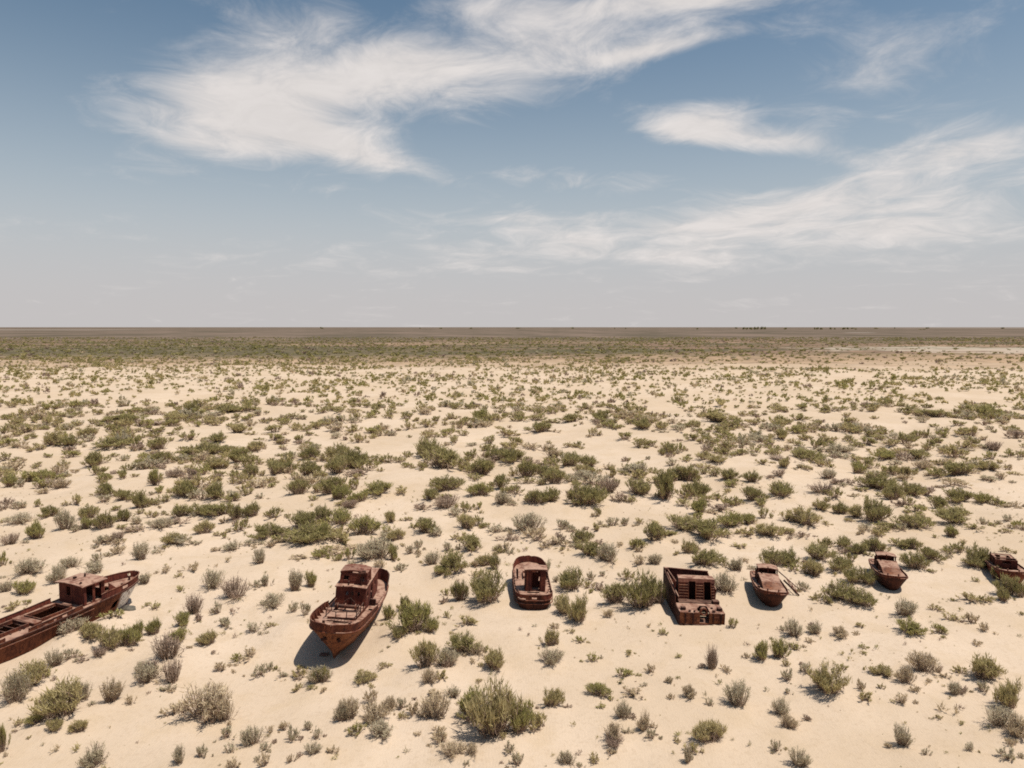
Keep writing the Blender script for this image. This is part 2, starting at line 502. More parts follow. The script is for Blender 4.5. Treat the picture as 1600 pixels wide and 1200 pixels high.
def sand_material():
    m, t, bs = new_mat('sand')
    tc = t.n.new('ShaderNodeTexCoord')
    P = tc.outputs['Object']
    x, y, z = t.xyz(P)
    n_l = t.noise(P, 0.045, 4, 0.55, 0.3)
    n_m = t.noise(P, 0.35, 5, 0.6, 0.3)
    n_s = t.noise(P, 3.2, 6, 0.65)
    n_g = t.noise(P, 14.0, 3, 0.6)
    sand = t.mix(t.ss(n_l, 0.34, 0.66), (0.496, 0.388, 0.282), (0.550, 0.440, 0.336))
    sand = t.mix(t.m('MULTIPLY', t.ss(n_m, 0.46, 0.70), 0.5), sand, (0.465, 0.355, 0.238))
    sand = t.mix(t.m('MULTIPLY', t.ss(n_s, 0.50, 0.68), 0.42), sand, (0.41, 0.31, 0.215))
    sand = t.mix(t.m('MULTIPLY', t.ss(n_g, 0.62, 0.74), 0.35), sand, (0.30, 0.21, 0.13))
    # the plain beyond the sand: dried sea bed with its scrub, by where it lies
    wob = t.m('MULTIPLY', t.m('SUBTRACT', t.noise(P, 0.011, 6, 0.65), 0.5), 240.0)
    yy = t.m('ADD', y, wob)
    fine = t.noise(P, 0.055, 5, 0.65)
    streak = t.noise(t.comb(t.m('MULTIPLY', x, 0.0032), t.m('MULTIPLY', y, 0.011), 0.0), 1.0, 6, 0.65, 0.5)
    streak2 = t.noise(t.comb(t.m('MULTIPLY', x, 0.0015), t.m('MULTIPLY', y, 0.0042), 5.0), 1.0, 6, 0.65, 0.3)
    tan = t.mix(t.ss(fine, 0.40, 0.62), (0.36, 0.245, 0.155), (0.22, 0.15, 0.095))
    col = t.mix(t.m('MULTIPLY', t.ss(yy, 360, 520), 0.8), sand, tan)
    # full-width belt of grey-olive scrub, with reddish bare ground showing between
    olive = t.mix(t.ss(fine, 0.36, 0.60), (0.150, 0.128, 0.080), (0.085, 0.076, 0.048))
    redb = t.mix(t.ss(fine, 0.36, 0.64), (0.25, 0.165, 0.115), (0.17, 0.12, 0.09))
    west = t.m('SUBTRACT', 1.0, t.ss(t.m('ADD', x, t.m('MULTIPLY', wob, 0.8)), -180, 120))
    belt = t.mix(t.m('MAXIMUM', t.m('MULTIPLY', t.m('MULTIPLY', west, t.m('SUBTRACT', 1.0, t.ss(yy, 820, 960))), 0.92), t.ss(streak, 0.42, 0.58)), redb, olive)
    belt = t.mix(t.m('MULTIPLY', t.ss(streak2, 0.54, 0.66), t.m('MULTIPLY', t.ss(yy, 780, 900), 0.7)), belt, (0.37, 0.265, 0.18))
    col = t.mix(t.ss(t.m('ADD', yy, t.m('MULTIPLY', t.ss(x, 0, 300), -70.0)), 455, 660), col, belt)
    # salt pan on the right, broken up by scrub
    sx = t.m('DIVIDE', t.m('SUBTRACT', x, 480.0), 170.0)
    sy = t.m('DIVIDE', t.m('SUBTRACT', y, 770.0), 120.0)
    sr = t.m('ADD', t.m('ADD', t.m('MULTIPLY', sx, sx), t.m('MULTIPLY', sy, sy)), t.m('MULTIPLY', t.m('SUBTRACT', t.noise(P, 0.016, 6, 0.7), 0.5), 6.0))
    col = t.mix(t.m('MULTIPLY', t.m('SUBTRACT', 1.0, t.ss(sr, 0.1, 1.1)), 0.62), col, (0.50, 0.43, 0.345))
    far2 = t.ss(t.m('ADD', yy, t.m('MULTIPLY', t.m('SUBTRACT', streak2, 0.5), 1500.0)), 1150, 1700)
    greyb = t.mix(t.ss(t.noise(t.comb(t.m('MULTIPLY', x, 0.0035), t.m('MULTIPLY', y, 0.0016), 0.0), 1.0, 6, 0.7), 0.40, 0.60),
                  (0.185, 0.140, 0.112), (0.105, 0.088, 0.066))
    col = t.mix(t.m('MULTIPLY', far2, 0.94), col, greyb)
    # pale strips of salt close to the skyline
    for cx, cy, rx, ry, am in ((-4400, 6200, 1500, 500, .6), (1490, 3050, 60, 120, .7), (13500, 19000, 4500, 5000, .6)):
        ex = t.m('DIVIDE', t.m('SUBTRACT', x, float(cx)), float(rx))
        ey = t.m('DIVIDE', t.m('SUBTRACT', y, float(cy)), float(ry))
        er = t.m('ADD', t.m('MULTIPLY', ex, ex), t.m('MULTIPLY', ey, ey))
        col = t.mix(t.m('MULTIPLY', t.m('SUBTRACT', 1.0, t.ss(er, 0.3, 1.0)), am), col, (0.45, 0.40, 0.36))
    t.put(bs.inputs['Base Color'], col)
    bs.inputs['Roughness'].default_value = 1.0
    bs.inputs['Specular IOR Level'].default_value = 0.0
    rip = t.n.new('ShaderNodeTexWave')
    t.put(rip.inputs['Vector'], P)
    rip.inputs['Scale'].default_value = 1.7
    rip.inputs['Distortion'].default_value = 7.0
    rip.inputs['Detail'].default_value = 3.0
    rip.inputs['Detail Scale'].default_value = 0.7
    bp = t.n.new('ShaderNodeBump')
    t.put(bp.inputs['Strength'], t.m('MULTIPLY', t.m('SUBTRACT', 1.0, t.ss(y, 120.0, 420.0)), 0.8))
    bp.inputs['Distance'].default_value = 0.09
    hgt = t.m('ADD', t.m('ADD', t.m('MULTIPLY', n_s, 0.55), t.m('MULTIPLY', n_g, 0.20)), t.m('MULTIPLY', t.m('MULTIPLY', rip.outputs[1], n_m), 0.08))
    t.put(bp.inputs['Height'], t.m('ADD', hgt, t.m('MULTIPLY', n_m, 1.3)))
    t.put(bs.inputs['Normal'], bp.outputs[0])
    return m


M_SAND = sand_material()

SHRUBS = [(-18.16,36.98,0.83,1.16,'s','small upright silvery grey shrub at photo bottom, below the long left-edge wreck'),
(3.05,37.19,0.98,0.94,'s','small rounded silvery grey shrub at photo bottom, below the doorway-cabin wreck'),
(15.79,37.28,1.23,1.21,'s','rounded silvery grey shrub at photo bottom, below the boat with leaning ladder'),
(-23.02,37.41,1.55,1.30,'s','large rounded silvery grey shrub at photo bottom, below the long left-edge wreck'),
(9.83,37.61,0.62,1.22,'s','small upright silvery grey shrub at photo bottom, below the boxy barge wreck'),
(-2.21,37.76,1.00,0.82,'d','small rounded dry tan shrub at photo bottom, below the doorway-cabin wreck'),
(-3.40,37.81,1.37,0.95,'d','rounded dry tan shrub at photo bottom, below the doorway-cabin wreck'),
(-11.21,37.86,0.96,0.79,'s','small rounded silvery grey shrub at photo bottom, below the tall-cabin tug wreck'),
(-28.90,38.38,0.61,1.72,'g','upright green shrub at photo bottom, below the long left-edge wreck'),
(-14.90,38.87,1.36,1.47,'s','large rounded silvery grey shrub at photo bottom, below the tall-cabin tug wreck'),
(5.82,38.92,1.28,0.69,'p','small low purple-brown shrub at photo bottom, below the doorway-cabin wreck'),
(22.51,39.08,1.16,1.39,'s','upright silvery grey shrub at photo bottom, below the small boat in thicket'),
(11.47,39.27,1.81,1.40,'y','large rounded yellow-green shrub at photo bottom, below the boxy barge wreck'),
(-1.00,39.40,2.86,3.36,'y','large upright yellow-green shrub at photo bottom, below the doorway-cabin wreck'),
(6.04,39.59,1.31,0.98,'d','rounded dry tan shrub at photo bottom, below the boxy barge wreck'),
(-7.71,39.84,1.71,1.13,'s','rounded silvery grey shrub at photo bottom, below the tall-cabin tug wreck'),
(0.30,39.89,1.71,2.26,'g','large upright green shrub at photo bottom, below the doorway-cabin wreck'),
(29.68,39.93,1.45,1.55,'d','large rounded dry tan shrub at photo bottom, below the roofless right-edge boat'),
(-27.11,40.07,1.02,0.82,'y','small rounded yellow-green shrub at photo bottom, below the long left-edge wreck, left one'),
(-25.64,40.15,1.15,0.82,'y','small rounded yellow-green shrub at photo bottom, below the long left-edge wreck, right one'),
(8.00,40.62,1.07,1.29,'d','upright dry tan shrub at photo bottom, below the boxy barge wreck'),
(29.36,40.80,1.75,1.43,'s','large rounded silvery grey shrub at photo bottom, below the roofless right-edge boat'),
(-28.42,40.88,1.17,0.69,'g','small low green shrub at photo bottom, below the long left-edge wreck'),
(16.56,41.03,1.22,1.01,'d','rounded dry tan shrub at photo bottom, below the boat with leaning ladder'),
(-10.37,41.36,0.92,1.26,'s','small upright silvery grey shrub at photo bottom, below the tall-cabin tug wreck'),
(-10.05,41.46,1.64,1.38,'d','large rounded dry tan shrub at photo bottom, below the tall-cabin tug wreck, leftmost'),
(-4.60,41.47,2.05,1.74,'d','large rounded dry tan shrub at photo bottom, below the tall-cabin tug wreck, rightmost'),
(-8.42,41.49,1.64,1.31,'d','large rounded dry tan shrub at photo bottom, below the tall-cabin tug wreck, second from left'),
(-17.57,41.64,1.06,1.82,'d','upright dry tan shrub at photo bottom, below the tall-cabin tug wreck'),
(-2.29,41.69,2.06,1.75,'g','large rounded green shrub at photo bottom, below the doorway-cabin wreck'),
(-19.09,41.79,2.92,2.39,'d','large rounded dry tan shrub at photo bottom, below the long left-edge wreck'),
(-27.58,41.81,3.18,2.11,'y','large rounded yellow-green shrub on foreground sand below the long left-edge wreck, right one'),
(6.79,41.93,0.96,1.17,'s','small upright silvery grey shrub on foreground sand below the boxy barge wreck'),
(16.95,42.60,1.26,1.18,'s','rounded silvery grey shrub on foreground sand below the boat with leaning ladder'),
(-7.68,42.71,0.98,1.04,'d','small rounded dry tan shrub on foreground sand below the tall-cabin tug wreck'),
(31.67,42.94,1.69,1.93,'y','large upright yellow-green shrub on foreground sand below the roofless right-edge boat'),
(14.37,43.08,1.84,1.94,'s','large rounded silvery grey shrub on foreground sand below the boat with leaning ladder'),
(2.38,43.22,1.42,1.19,'y','rounded yellow-green shrub on foreground sand below the doorway-cabin wreck'),
(-31.96,43.52,1.79,2.46,'s','large upright silvery grey shrub on foreground sand below the long left-edge wreck'),
(-25.77,43.54,1.52,1.88,'d','large upright dry tan shrub on foreground sand below the long left-edge wreck'),
(-27.71,44.11,1.26,1.32,'s','rounded silvery grey shrub on foreground sand below the long left-edge wreck, right one'),
(11.55,44.25,1.16,0.91,'d','small rounded dry tan shrub on foreground sand below the boxy barge wreck'),
(-3.88,44.26,1.02,0.91,'s','small rounded silvery grey shrub on foreground sand below the doorway-cabin wreck'),
(5.59,44.48,1.60,0.92,'g','low green shrub on foreground sand below the doorway-cabin wreck'),
(29.04,44.60,1.02,1.22,'s','small upright silvery grey shrub on foreground sand below the roofless right-edge boat'),
(20.91,44.90,2.50,2.00,'y','large rounded yellow-green shrub on foreground sand below the small boat in thicket'),
(-32.31,45.65,2.31,1.65,'y','large rounded yellow-green shrub on foreground sand below the long left-edge wreck, left one'),
(-5.65,45.74,1.35,1.09,'d','rounded dry tan shrub on foreground sand below the tall-cabin tug wreck'),
(26.50,45.83,1.20,1.40,'d','upright dry tan shrub on foreground sand below the small boat in thicket'),
(-24.84,45.99,1.89,1.51,'s','large rounded silvery grey shrub on foreground sand below the long left-edge wreck'),
(-22.98,46.04,2.18,1.81,'p','large rounded purple-brown shrub on foreground sand below the long left-edge wreck, right one'),
(-12.98,46.16,1.60,1.36,'s','rounded silvery grey shrub on foreground sand below the tall-cabin tug wreck'),
(-12.81,46.16,1.06,1.41,'g','upright green shrub on foreground sand below the tall-cabin tug wreck'),
(-10.21,46.38,1.67,0.71,'y','small low yellow-green shrub on foreground sand below the tall-cabin tug wreck'),
(32.01,46.44,2.43,1.57,'y','large rounded yellow-green shrub on foreground sand below the roofless right-edge boat'),
(25.67,46.96,1.38,0.79,'y','small low yellow-green shrub on foreground sand below the small boat in thicket'),
(28.53,47.25,1.85,1.59,'d','large rounded dry tan shrub on foreground sand below the small boat in thicket'),
(-25.86,47.39,1.64,0.77,'s','small low silvery grey shrub on foreground sand below the long left-edge wreck'),
(-6.03,47.68,2.34,2.09,'y','large rounded yellow-green shrub on foreground sand below the tall-cabin tug wreck'),
(-4.64,47.76,1.87,1.77,'s','large rounded silvery grey shrub on foreground sand below the doorway-cabin wreck'),
(-1.21,48.00,1.73,1.78,'y','large rounded yellow-green shrub on foreground sand below the doorway-cabin wreck'),
(14.12,48.22,1.26,2.03,'b','bare leafless twiggy shrub standing alone on the sand below the boxy barge wreck'),
(-32.51,48.42,1.37,1.41,'s','rounded silvery grey shrub on foreground sand below the long left-edge wreck, left one'),
(2.76,48.90,1.76,1.31,'s','rounded silvery grey shrub on foreground sand below the doorway-cabin wreck'),
(-24.72,49.05,2.78,2.22,'p','large rounded purple-brown shrub on foreground sand below the long left-edge wreck, left one'),
(-30.00,49.62,1.72,0.80,'p','small low purple-brown shrub just in front of the long left-edge wreck'),
(-2.55,49.69,1.46,0.99,'d','small rounded dry tan shrub just in front of the doorway-cabin wreck'),
(18.28,49.73,1.30,1.49,'g','upright green shrub just in front of the boat with leaning ladder'),
(19.46,50.06,1.47,1.50,'g','rounded green shrub just in front of the boat with leaning ladder'),
(-3.55,50.17,2.46,1.50,'o','large rounded dark olive shrub just in front of the doorway-cabin wreck'),
(-29.97,50.65,2.23,1.78,'y','large rounded yellow-green shrub just in front of the long left-edge wreck'),
(-28.90,51.34,1.78,1.64,'g','rounded green shrub just in front of the long left-edge wreck'),
(-22.81,51.64,1.62,1.24,'y','rounded yellow-green shrub just in front of the long left-edge wreck, right one'),
(2.91,51.70,1.35,1.37,'y','rounded yellow-green shrub just in front of the doorway-cabin wreck'),
(-25.17,52.01,1.80,0.99,'g','low green shrub just in front of the long left-edge wreck'),
(-8.59,52.01,1.36,1.03,'o','small rounded dark olive shrub just in front of the tall-cabin tug wreck'),
(-32.32,52.21,1.97,1.33,'y','rounded yellow-green shrub just in front of the long left-edge wreck, left one'),
(-33.97,52.25,2.79,1.41,'s','large low silvery grey shrub just in front of the long left-edge wreck'),
(-7.74,53.20,3.29,2.62,'g','large rounded green shrub just in front of the tall-cabin tug wreck'),
(-28.91,53.21,1.17,1.43,'g','small upright green shrub just in front of the long left-edge wreck, left one'),
(21.81,53.33,1.74,1.75,'s','rounded silvery grey shrub just in front of the boat with leaning ladder'),
(25.64,53.35,1.56,0.88,'d','small low dry tan shrub just in front of the small boat in thicket'),
(-27.85,53.58,1.18,1.44,'g','small upright green shrub just in front of the long left-edge wreck, right one'),
(-6.59,53.64,1.22,1.41,'g','small upright green shrub just in front of the tall-cabin tug wreck, right one'),
(31.35,53.93,2.11,1.06,'g','low green shrub just in front of the small boat in thicket'),
(24.04,54.06,1.23,1.24,'s','small rounded silvery grey shrub just in front of the boat with leaning ladder'),
(-26.54,55.11,1.38,1.30,'g','small rounded green shrub just in front of the long left-edge wreck'),
(-10.15,56.07,1.09,1.28,'g','small upright green shrub just in front of the tall-cabin tug wreck, left one'),
(5.76,56.65,2.03,2.39,'y','large upright yellow-green shrub just in front of the doorway-cabin wreck'),
(32.41,56.97,2.22,1.66,'s','large rounded silvery grey shrub just in front of the small boat in thicket'),
(-26.56,57.27,1.97,1.79,'p','rounded purple-brown shrub level with the long left-edge wreck'),
(4.47,57.81,1.50,1.87,'y','upright yellow-green shrub level with the doorway-cabin wreck'),
(11.24,58.41,3.22,3.58,'o','large upright dark olive shrub level with the boxy barge wreck'),
(-9.06,58.50,1.14,1.51,'o','small upright dark olive shrub level with the tall-cabin tug wreck'),
(-20.61,58.78,2.21,1.28,'s','rounded silvery grey shrub level with the tall-cabin tug wreck'),
(29.81,59.04,2.49,1.33,'o','low dark olive shrub level with the small boat in thicket'),
(12.68,59.41,1.45,2.49,'o','upright dark olive shrub level with the boxy barge wreck'),
(9.15,59.62,2.52,2.30,'o','large rounded dark olive shrub level with the boxy barge wreck, left one'),
(42.91,60.25,1.17,1.35,'o','small upright dark olive shrub level with the roofless right-edge boat, left one'),
(-2.09,60.26,3.32,2.90,'o','large rounded dark olive shrub level with the doorway-cabin wreck, second from left'),
(28.68,60.33,2.94,1.74,'o','large rounded dark olive shrub level with the small boat in thicket'),
(-24.44,60.57,2.84,2.25,'p','large rounded purple-brown shrub level with the tall-cabin tug wreck'),
(44.77,60.67,0.98,1.75,'o','small upright dark olive shrub level with the roofless right-edge boat, right one'),
(-4.48,60.81,1.58,2.15,'o','upright dark olive shrub level with the doorway-cabin wreck'),
(44.14,61.18,2.18,1.96,'o','large rounded dark olive shrub level with the roofless right-edge boat'),
(-43.72,61.48,2.11,1.42,'g','rounded green shrub level with the long left-edge wreck'),
(-45.54,62.14,1.36,1.24,'s','small rounded silvery grey shrub level with the long left-edge wreck, left one'),
(19.33,62.43,2.43,1.99,'s','large rounded silvery grey shrub level with the boxy barge wreck'),
(-27.49,62.85,2.55,1.84,'s','large rounded silvery grey shrub level with the long left-edge wreck'),
(5.59,63.29,2.67,2.22,'o','large rounded dark olive shrub level with the doorway-cabin wreck, rightmost'),
(-20.10,63.36,1.78,2.24,'s','upright silvery grey shrub level with the tall-cabin tug wreck'),
(-33.95,63.95,1.60,1.28,'s','small rounded silvery grey shrub level with the long left-edge wreck, right one'),
(33.08,64.23,1.56,1.63,'o','upright dark olive shrub level with the small boat in thicket'),
(-42.11,64.25,1.80,1.87,'s','upright silvery grey shrub level with the long left-edge wreck'),
(-18.90,64.72,1.21,1.69,'g','small upright green shrub level with the tall-cabin tug wreck, left one'),
(32.27,64.92,2.31,1.65,'o','rounded dark olive shrub level with the small boat in thicket, second from left'),
(45.96,65.76,1.49,1.25,'g','small rounded green shrub level with the roofless right-edge boat'),
(-46.52,65.99,3.09,1.61,'s','large low silvery grey shrub level with the long left-edge wreck'),
(29.01,66.65,2.59,1.69,'y','rounded yellow-green shrub level with the boat with leaning ladder'),
(-40.19,66.79,2.29,1.32,'s','rounded silvery grey shrub level with the long left-edge wreck, right one'),
(-7.12,67.30,1.96,1.06,'g','small low green shrub level with the tall-cabin tug wreck'),
(22.22,67.69,1.97,1.50,'s','rounded silvery grey shrub level with the boat with leaning ladder'),
(-43.45,68.02,2.12,1.45,'s','rounded silvery grey shrub level with the long left-edge wreck, left one'),
(32.31,68.20,2.42,1.72,'o','rounded dark olive shrub level with the small boat in thicket, leftmost'),
(-5.67,68.23,3.31,1.94,'o','large rounded dark olive shrub level with the doorway-cabin wreck, leftmost'),
(39.88,68.35,2.43,1.94,'o','rounded dark olive shrub level with the small boat in thicket, rightmost'),
(18.82,68.90,3.12,1.95,'o','large rounded dark olive shrub level with the boxy barge wreck, right one'),
(46.03,68.97,2.01,1.09,'o','small low dark olive shrub level with the roofless right-edge boat'),
(26.01,69.06,2.68,2.17,'o','large rounded dark olive shrub level with the boat with leaning ladder'),
(-1.72,69.09,1.12,2.17,'o','small upright dark olive shrub level with the doorway-cabin wreck'),
(46.93,69.66,2.25,2.41,'o','large upright dark olive shrub level with the roofless right-edge boat'),
(28.06,69.75,2.25,1.97,'o','rounded dark olive shrub level with the boat with leaning ladder'),
(14.50,69.82,1.80,1.32,'s','small rounded silvery grey shrub level with the boxy barge wreck'),
(-2.65,69.99,1.81,1.32,'y','small rounded yellow-green shrub level with the doorway-cabin wreck'),
(-25.40,70.01,1.63,1.70,'s','small upright silvery grey shrub level with the tall-cabin tug wreck'),
(-37.94,70.44,2.19,2.34,'s','upright silvery grey shrub just behind the long left-edge wreck, right one'),
(-8.03,70.57,1.82,1.55,'s','small rounded silvery grey shrub level with the tall-cabin tug wreck'),
(42.60,70.73,2.28,1.55,'o','rounded dark olive shrub just behind the small boat in thicket, right one'),
(9.91,70.91,2.75,2.45,'s','large rounded silvery grey shrub level with the doorway-cabin wreck'),
(31.64,71.25,2.99,2.01,'o','large rounded dark olive shrub just behind the boat with leaning ladder'),
(-12.44,71.76,1.16,2.25,'g','small upright green shrub level with the tall-cabin tug wreck, right one'),
(-13.85,71.85,3.71,2.48,'s','large rounded silvery grey shrub level with the tall-cabin tug wreck'),
(-15.13,72.42,2.57,2.04,'s','rounded silvery grey shrub just behind the tall-cabin tug wreck'),
(36.59,72.89,2.12,1.37,'o','small rounded dark olive shrub just behind the small boat in thicket, second from left'),
(8.12,73.44,2.84,1.83,'o','rounded dark olive shrub just behind the doorway-cabin wreck, rightmost'),
(38.30,73.49,2.13,1.84,'o','rounded dark olive shrub just behind the small boat in thicket, left one'),
(18.56,73.69,1.66,1.61,'y','small rounded yellow-green shrub just behind the boxy barge wreck'),
(42.45,73.73,1.90,1.38,'o','small rounded dark olive shrub just behind the small boat in thicket, rightmost'),
(-30.00,75.06,2.10,1.24,'s','small rounded silvery grey shrub just behind the tall-cabin tug wreck'),
(-4.53,75.10,2.91,1.75,'o','rounded dark olive shrub just behind the doorway-cabin wreck, leftmost'),
(-37.12,75.57,2.11,1.36,'y','small rounded yellow-green shrub just behind the long left-edge wreck, left one'),
(-36.90,75.62,2.58,1.13,'s','small low silvery grey shrub just behind the long left-edge wreck'),
(-54.90,75.82,1.88,1.59,'p','small rounded purple-brown shrub just behind the long left-edge wreck, left one'),
(36.35,75.90,1.96,1.42,'o','small rounded dark olive shrub just behind the small boat in thicket, leftmost'),
(-43.62,76.30,2.13,1.37,'p','small rounded purple-brown shrub just behind the long left-edge wreck, right one'),
(-22.48,76.94,5.26,1.38,'o','large low dark olive shrub just behind the tall-cabin tug wreck, rightmost'),
(-22.60,77.35,4.81,2.32,'o','large low dark olive shrub just behind the tall-cabin tug wreck, second from left'),
(15.78,77.37,3.24,2.16,'o','large rounded dark olive shrub just behind the boxy barge wreck'),
(7.83,77.64,2.25,1.69,'o','rounded dark olive shrub just behind the doorway-cabin wreck, second from left'),
(-20.98,77.78,2.00,1.93,'g','rounded green shrub just behind the tall-cabin tug wreck, left one'),
(-53.45,78.07,1.94,2.57,'g','upright green shrub just behind the long left-edge wreck'),
(22.30,78.17,4.78,2.18,'o','large low dark olive shrub just behind the boxy barge wreck, right one'),
(49.48,78.38,2.02,1.34,'g','small rounded green shrub just behind the roofless right-edge boat'),
(-13.11,78.73,2.03,1.46,'y','small rounded yellow-green shrub just behind the tall-cabin tug wreck, right one'),
(-27.95,79.30,3.45,1.89,'o','large low dark olive shrub just behind the tall-cabin tug wreck, leftmost'),
(29.68,80.12,3.10,1.73,'y','rounded yellow-green shrub just behind the boat with leaning ladder'),
(-35.60,80.19,2.24,1.67,'y','small rounded yellow-green shrub just behind the long left-edge wreck, right one'),
(-47.17,80.45,2.74,2.16,'o','rounded dark olive shrub just behind the long left-edge wreck'),
(-17.30,80.55,3.37,2.74,'g','large rounded green shrub just behind the tall-cabin tug wreck'),
(-49.48,80.55,1.75,1.68,'g','small rounded green shrub just behind the long left-edge wreck'),
(-52.05,80.66,2.25,2.64,'s','upright silvery grey shrub just behind the long left-edge wreck, left one'),
(-41.19,80.95,3.01,1.45,'s','low silvery grey shrub just behind the long left-edge wreck'),
(-10.40,81.35,3.40,2.01,'o','rounded dark olive shrub just behind the tall-cabin tug wreck, right one'),
(20.14,81.74,4.21,1.77,'o','large low dark olive shrub just behind the boxy barge wreck, left one'),
(2.18,81.84,3.95,2.52,'s','large rounded silvery grey shrub just behind the doorway-cabin wreck'),
(-24.90,81.89,3.81,2.44,'o','large rounded dark olive shrub just behind the tall-cabin tug wreck'),
(-5.50,82.50,3.19,2.03,'y','rounded yellow-green shrub just behind the doorway-cabin wreck'),
(47.82,82.78,3.99,1.79,'o','large low dark olive shrub just behind the small boat in thicket'),
(26.32,83.04,3.20,1.79,'g','rounded green shrub just behind the boxy barge wreck'),
(28.40,83.66,2.15,1.54,'g','small rounded green shrub just behind the boat with leaning ladder'),
(-59.43,83.70,2.85,1.74,'s','rounded silvery grey shrub just behind the long left-edge wreck'),
(53.86,83.95,4.32,2.07,'o','large low dark olive shrub just behind the roofless right-edge boat'),
(35.46,84.14,3.79,2.59,'y','large rounded yellow-green shrub just behind the boat with leaning ladder'),
(-46.95,84.15,2.09,1.75,'o','small rounded dark olive shrub just behind the long left-edge wreck'),
(-20.77,84.21,2.98,2.33,'g','rounded green shrub just behind the tall-cabin tug wreck, right one'),
(-23.06,84.49,2.62,2.50,'o','rounded dark olive shrub just behind the tall-cabin tug wreck, left one'),
(-33.56,84.60,1.84,2.26,'o','small upright dark olive shrub just behind the tall-cabin tug wreck'),
(44.39,85.48,3.85,3.15,'o','large rounded dark olive shrub just behind the small boat in thicket'),
(-40.83,85.56,3.18,1.52,'o','low dark olive shrub well behind the long left-edge wreck, left one'),
(-15.06,85.63,2.20,1.58,'y','small rounded yellow-green shrub just behind the tall-cabin tug wreck, left one'),
(-31.93,85.88,2.13,2.03,'o','rounded dark olive shrub well behind the tall-cabin tug wreck, leftmost'),
(-52.58,86.15,2.40,1.78,'o','small rounded dark olive shrub well behind the long left-edge wreck, second from left'),
(-35.77,86.16,3.74,1.78,'o','low dark olive shrub well behind the tall-cabin tug wreck'),
(-38.74,86.25,4.27,1.53,'o','low dark olive shrub well behind the long left-edge wreck, right one'),
(-57.73,86.68,2.15,1.79,'o','small rounded dark olive shrub well behind the long left-edge wreck, leftmost'),
(43.42,87.43,2.53,1.61,'y','small rounded yellow-green shrub well behind the small boat in thicket, left one'),
(24.14,88.91,2.57,2.45,'g','rounded green shrub well behind the boxy barge wreck'),
(42.64,90.00,2.02,1.93,'o','small rounded dark olive shrub well behind the small boat in thicket'),
(-21.12,90.51,3.49,1.38,'p','low purple-brown shrub well behind the tall-cabin tug wreck'),
(-48.72,91.26,2.54,2.42,'o','rounded dark olive shrub well behind the long left-edge wreck, second from left'),
(40.54,91.82,2.06,1.68,'y','small rounded yellow-green shrub well behind the boat with leaning ladder'),
(-8.77,92.03,4.13,2.25,'p','large low purple-brown shrub well behind the doorway-cabin wreck'),
(56.90,93.03,2.99,1.70,'o','rounded dark olive shrub well behind the small boat in thicket, right one'),
(3.08,93.26,2.99,2.27,'o','rounded dark olive shrub well behind the doorway-cabin wreck, third from left'),
(9.37,93.34,4.79,3.13,'o','large rounded dark olive shrub well behind the doorway-cabin wreck'),
(-20.20,93.74,2.71,1.71,'g','small rounded green shrub well behind the tall-cabin tug wreck'),
(-1.57,93.80,2.41,2.00,'s','small rounded silvery grey shrub well behind the doorway-cabin wreck'),
(5.21,93.98,3.01,2.29,'o','rounded dark olive shrub well behind the doorway-cabin wreck, fifth from left'),
(-23.74,94.09,3.02,2.29,'g','rounded green shrub well behind the tall-cabin tug wreck, left one'),
(-40.20,94.90,3.81,2.51,'o','large rounded dark olive shrub well behind the tall-cabin tug wreck, left one'),
(-11.18,95.00,3.05,1.73,'o','rounded dark olive shrub well behind the tall-cabin tug wreck, rightmost'),
(-53.39,95.40,2.65,1.68,'o','small rounded dark olive shrub well behind the long left-edge wreck, rightmost'),
(-4.53,95.99,3.38,2.33,'g','rounded green shrub well behind the doorway-cabin wreck'),
(33.04,96.23,3.39,2.34,'o','rounded dark olive shrub well behind the boat with leaning ladder'),
(21.07,96.26,4.32,4.39,'o','large upright dark olive shrub well behind the boxy barge wreck'),
(-44.96,96.33,3.27,2.54,'o','rounded dark olive shrub well behind the long left-edge wreck, rightmost'),
(-29.55,96.56,2.98,2.83,'o','rounded dark olive shrub well behind the tall-cabin tug wreck, third from left'),
(-56.54,96.78,2.69,2.27,'o','rounded dark olive shrub well behind the long left-edge wreck, leftmost'),
(-24.84,96.81,3.89,2.84,'o','large rounded dark olive shrub well behind the tall-cabin tug wreck, right one'),
(-18.72,97.05,3.42,2.21,'g','rounded green shrub well behind the tall-cabin tug wreck, right one'),
(65.57,97.10,2.80,1.62,'g','small rounded green shrub well behind the roofless right-edge boat'),
(37.72,97.61,4.38,2.22,'o','large low dark olive shrub well behind the boat with leaning ladder'),
(53.42,97.68,2.51,2.67,'o','upright dark olive shrub well behind the small boat in thicket'),
(17.66,97.90,4.08,2.67,'o','large rounded dark olive shrub well behind the boxy barge wreck, left one'),
(62.69,97.95,3.77,2.38,'o','rounded dark olive shrub well behind the roofless right-edge boat'),
(43.96,98.31,3.78,1.79,'p','low purple-brown shrub well behind the boat with leaning ladder'),
(13.67,98.54,3.47,2.69,'p','rounded purple-brown shrub well behind the doorway-cabin wreck'),
(-9.47,99.52,4.78,2.41,'o','large low dark olive shrub well behind the doorway-cabin wreck, left one'),
(26.72,99.80,3.20,2.42,'o','rounded dark olive shrub well behind the boxy barge wreck'),
(-1.51,100.40,2.89,2.43,'o','rounded dark olive shrub well behind the doorway-cabin wreck, leftmost'),
(58.22,102.33,3.61,2.48,'o','rounded dark olive shrub well behind the small boat in thicket, left one'),
(-66.87,103.12,2.87,1.80,'d','small rounded dry tan shrub well behind the long left-edge wreck'),
(-52.80,103.35,2.23,2.71,'g','small upright green shrub well behind the long left-edge wreck, right one'),
(6.41,103.87,3.32,2.51,'o','rounded dark olive shrub well behind the doorway-cabin wreck, rightmost'),
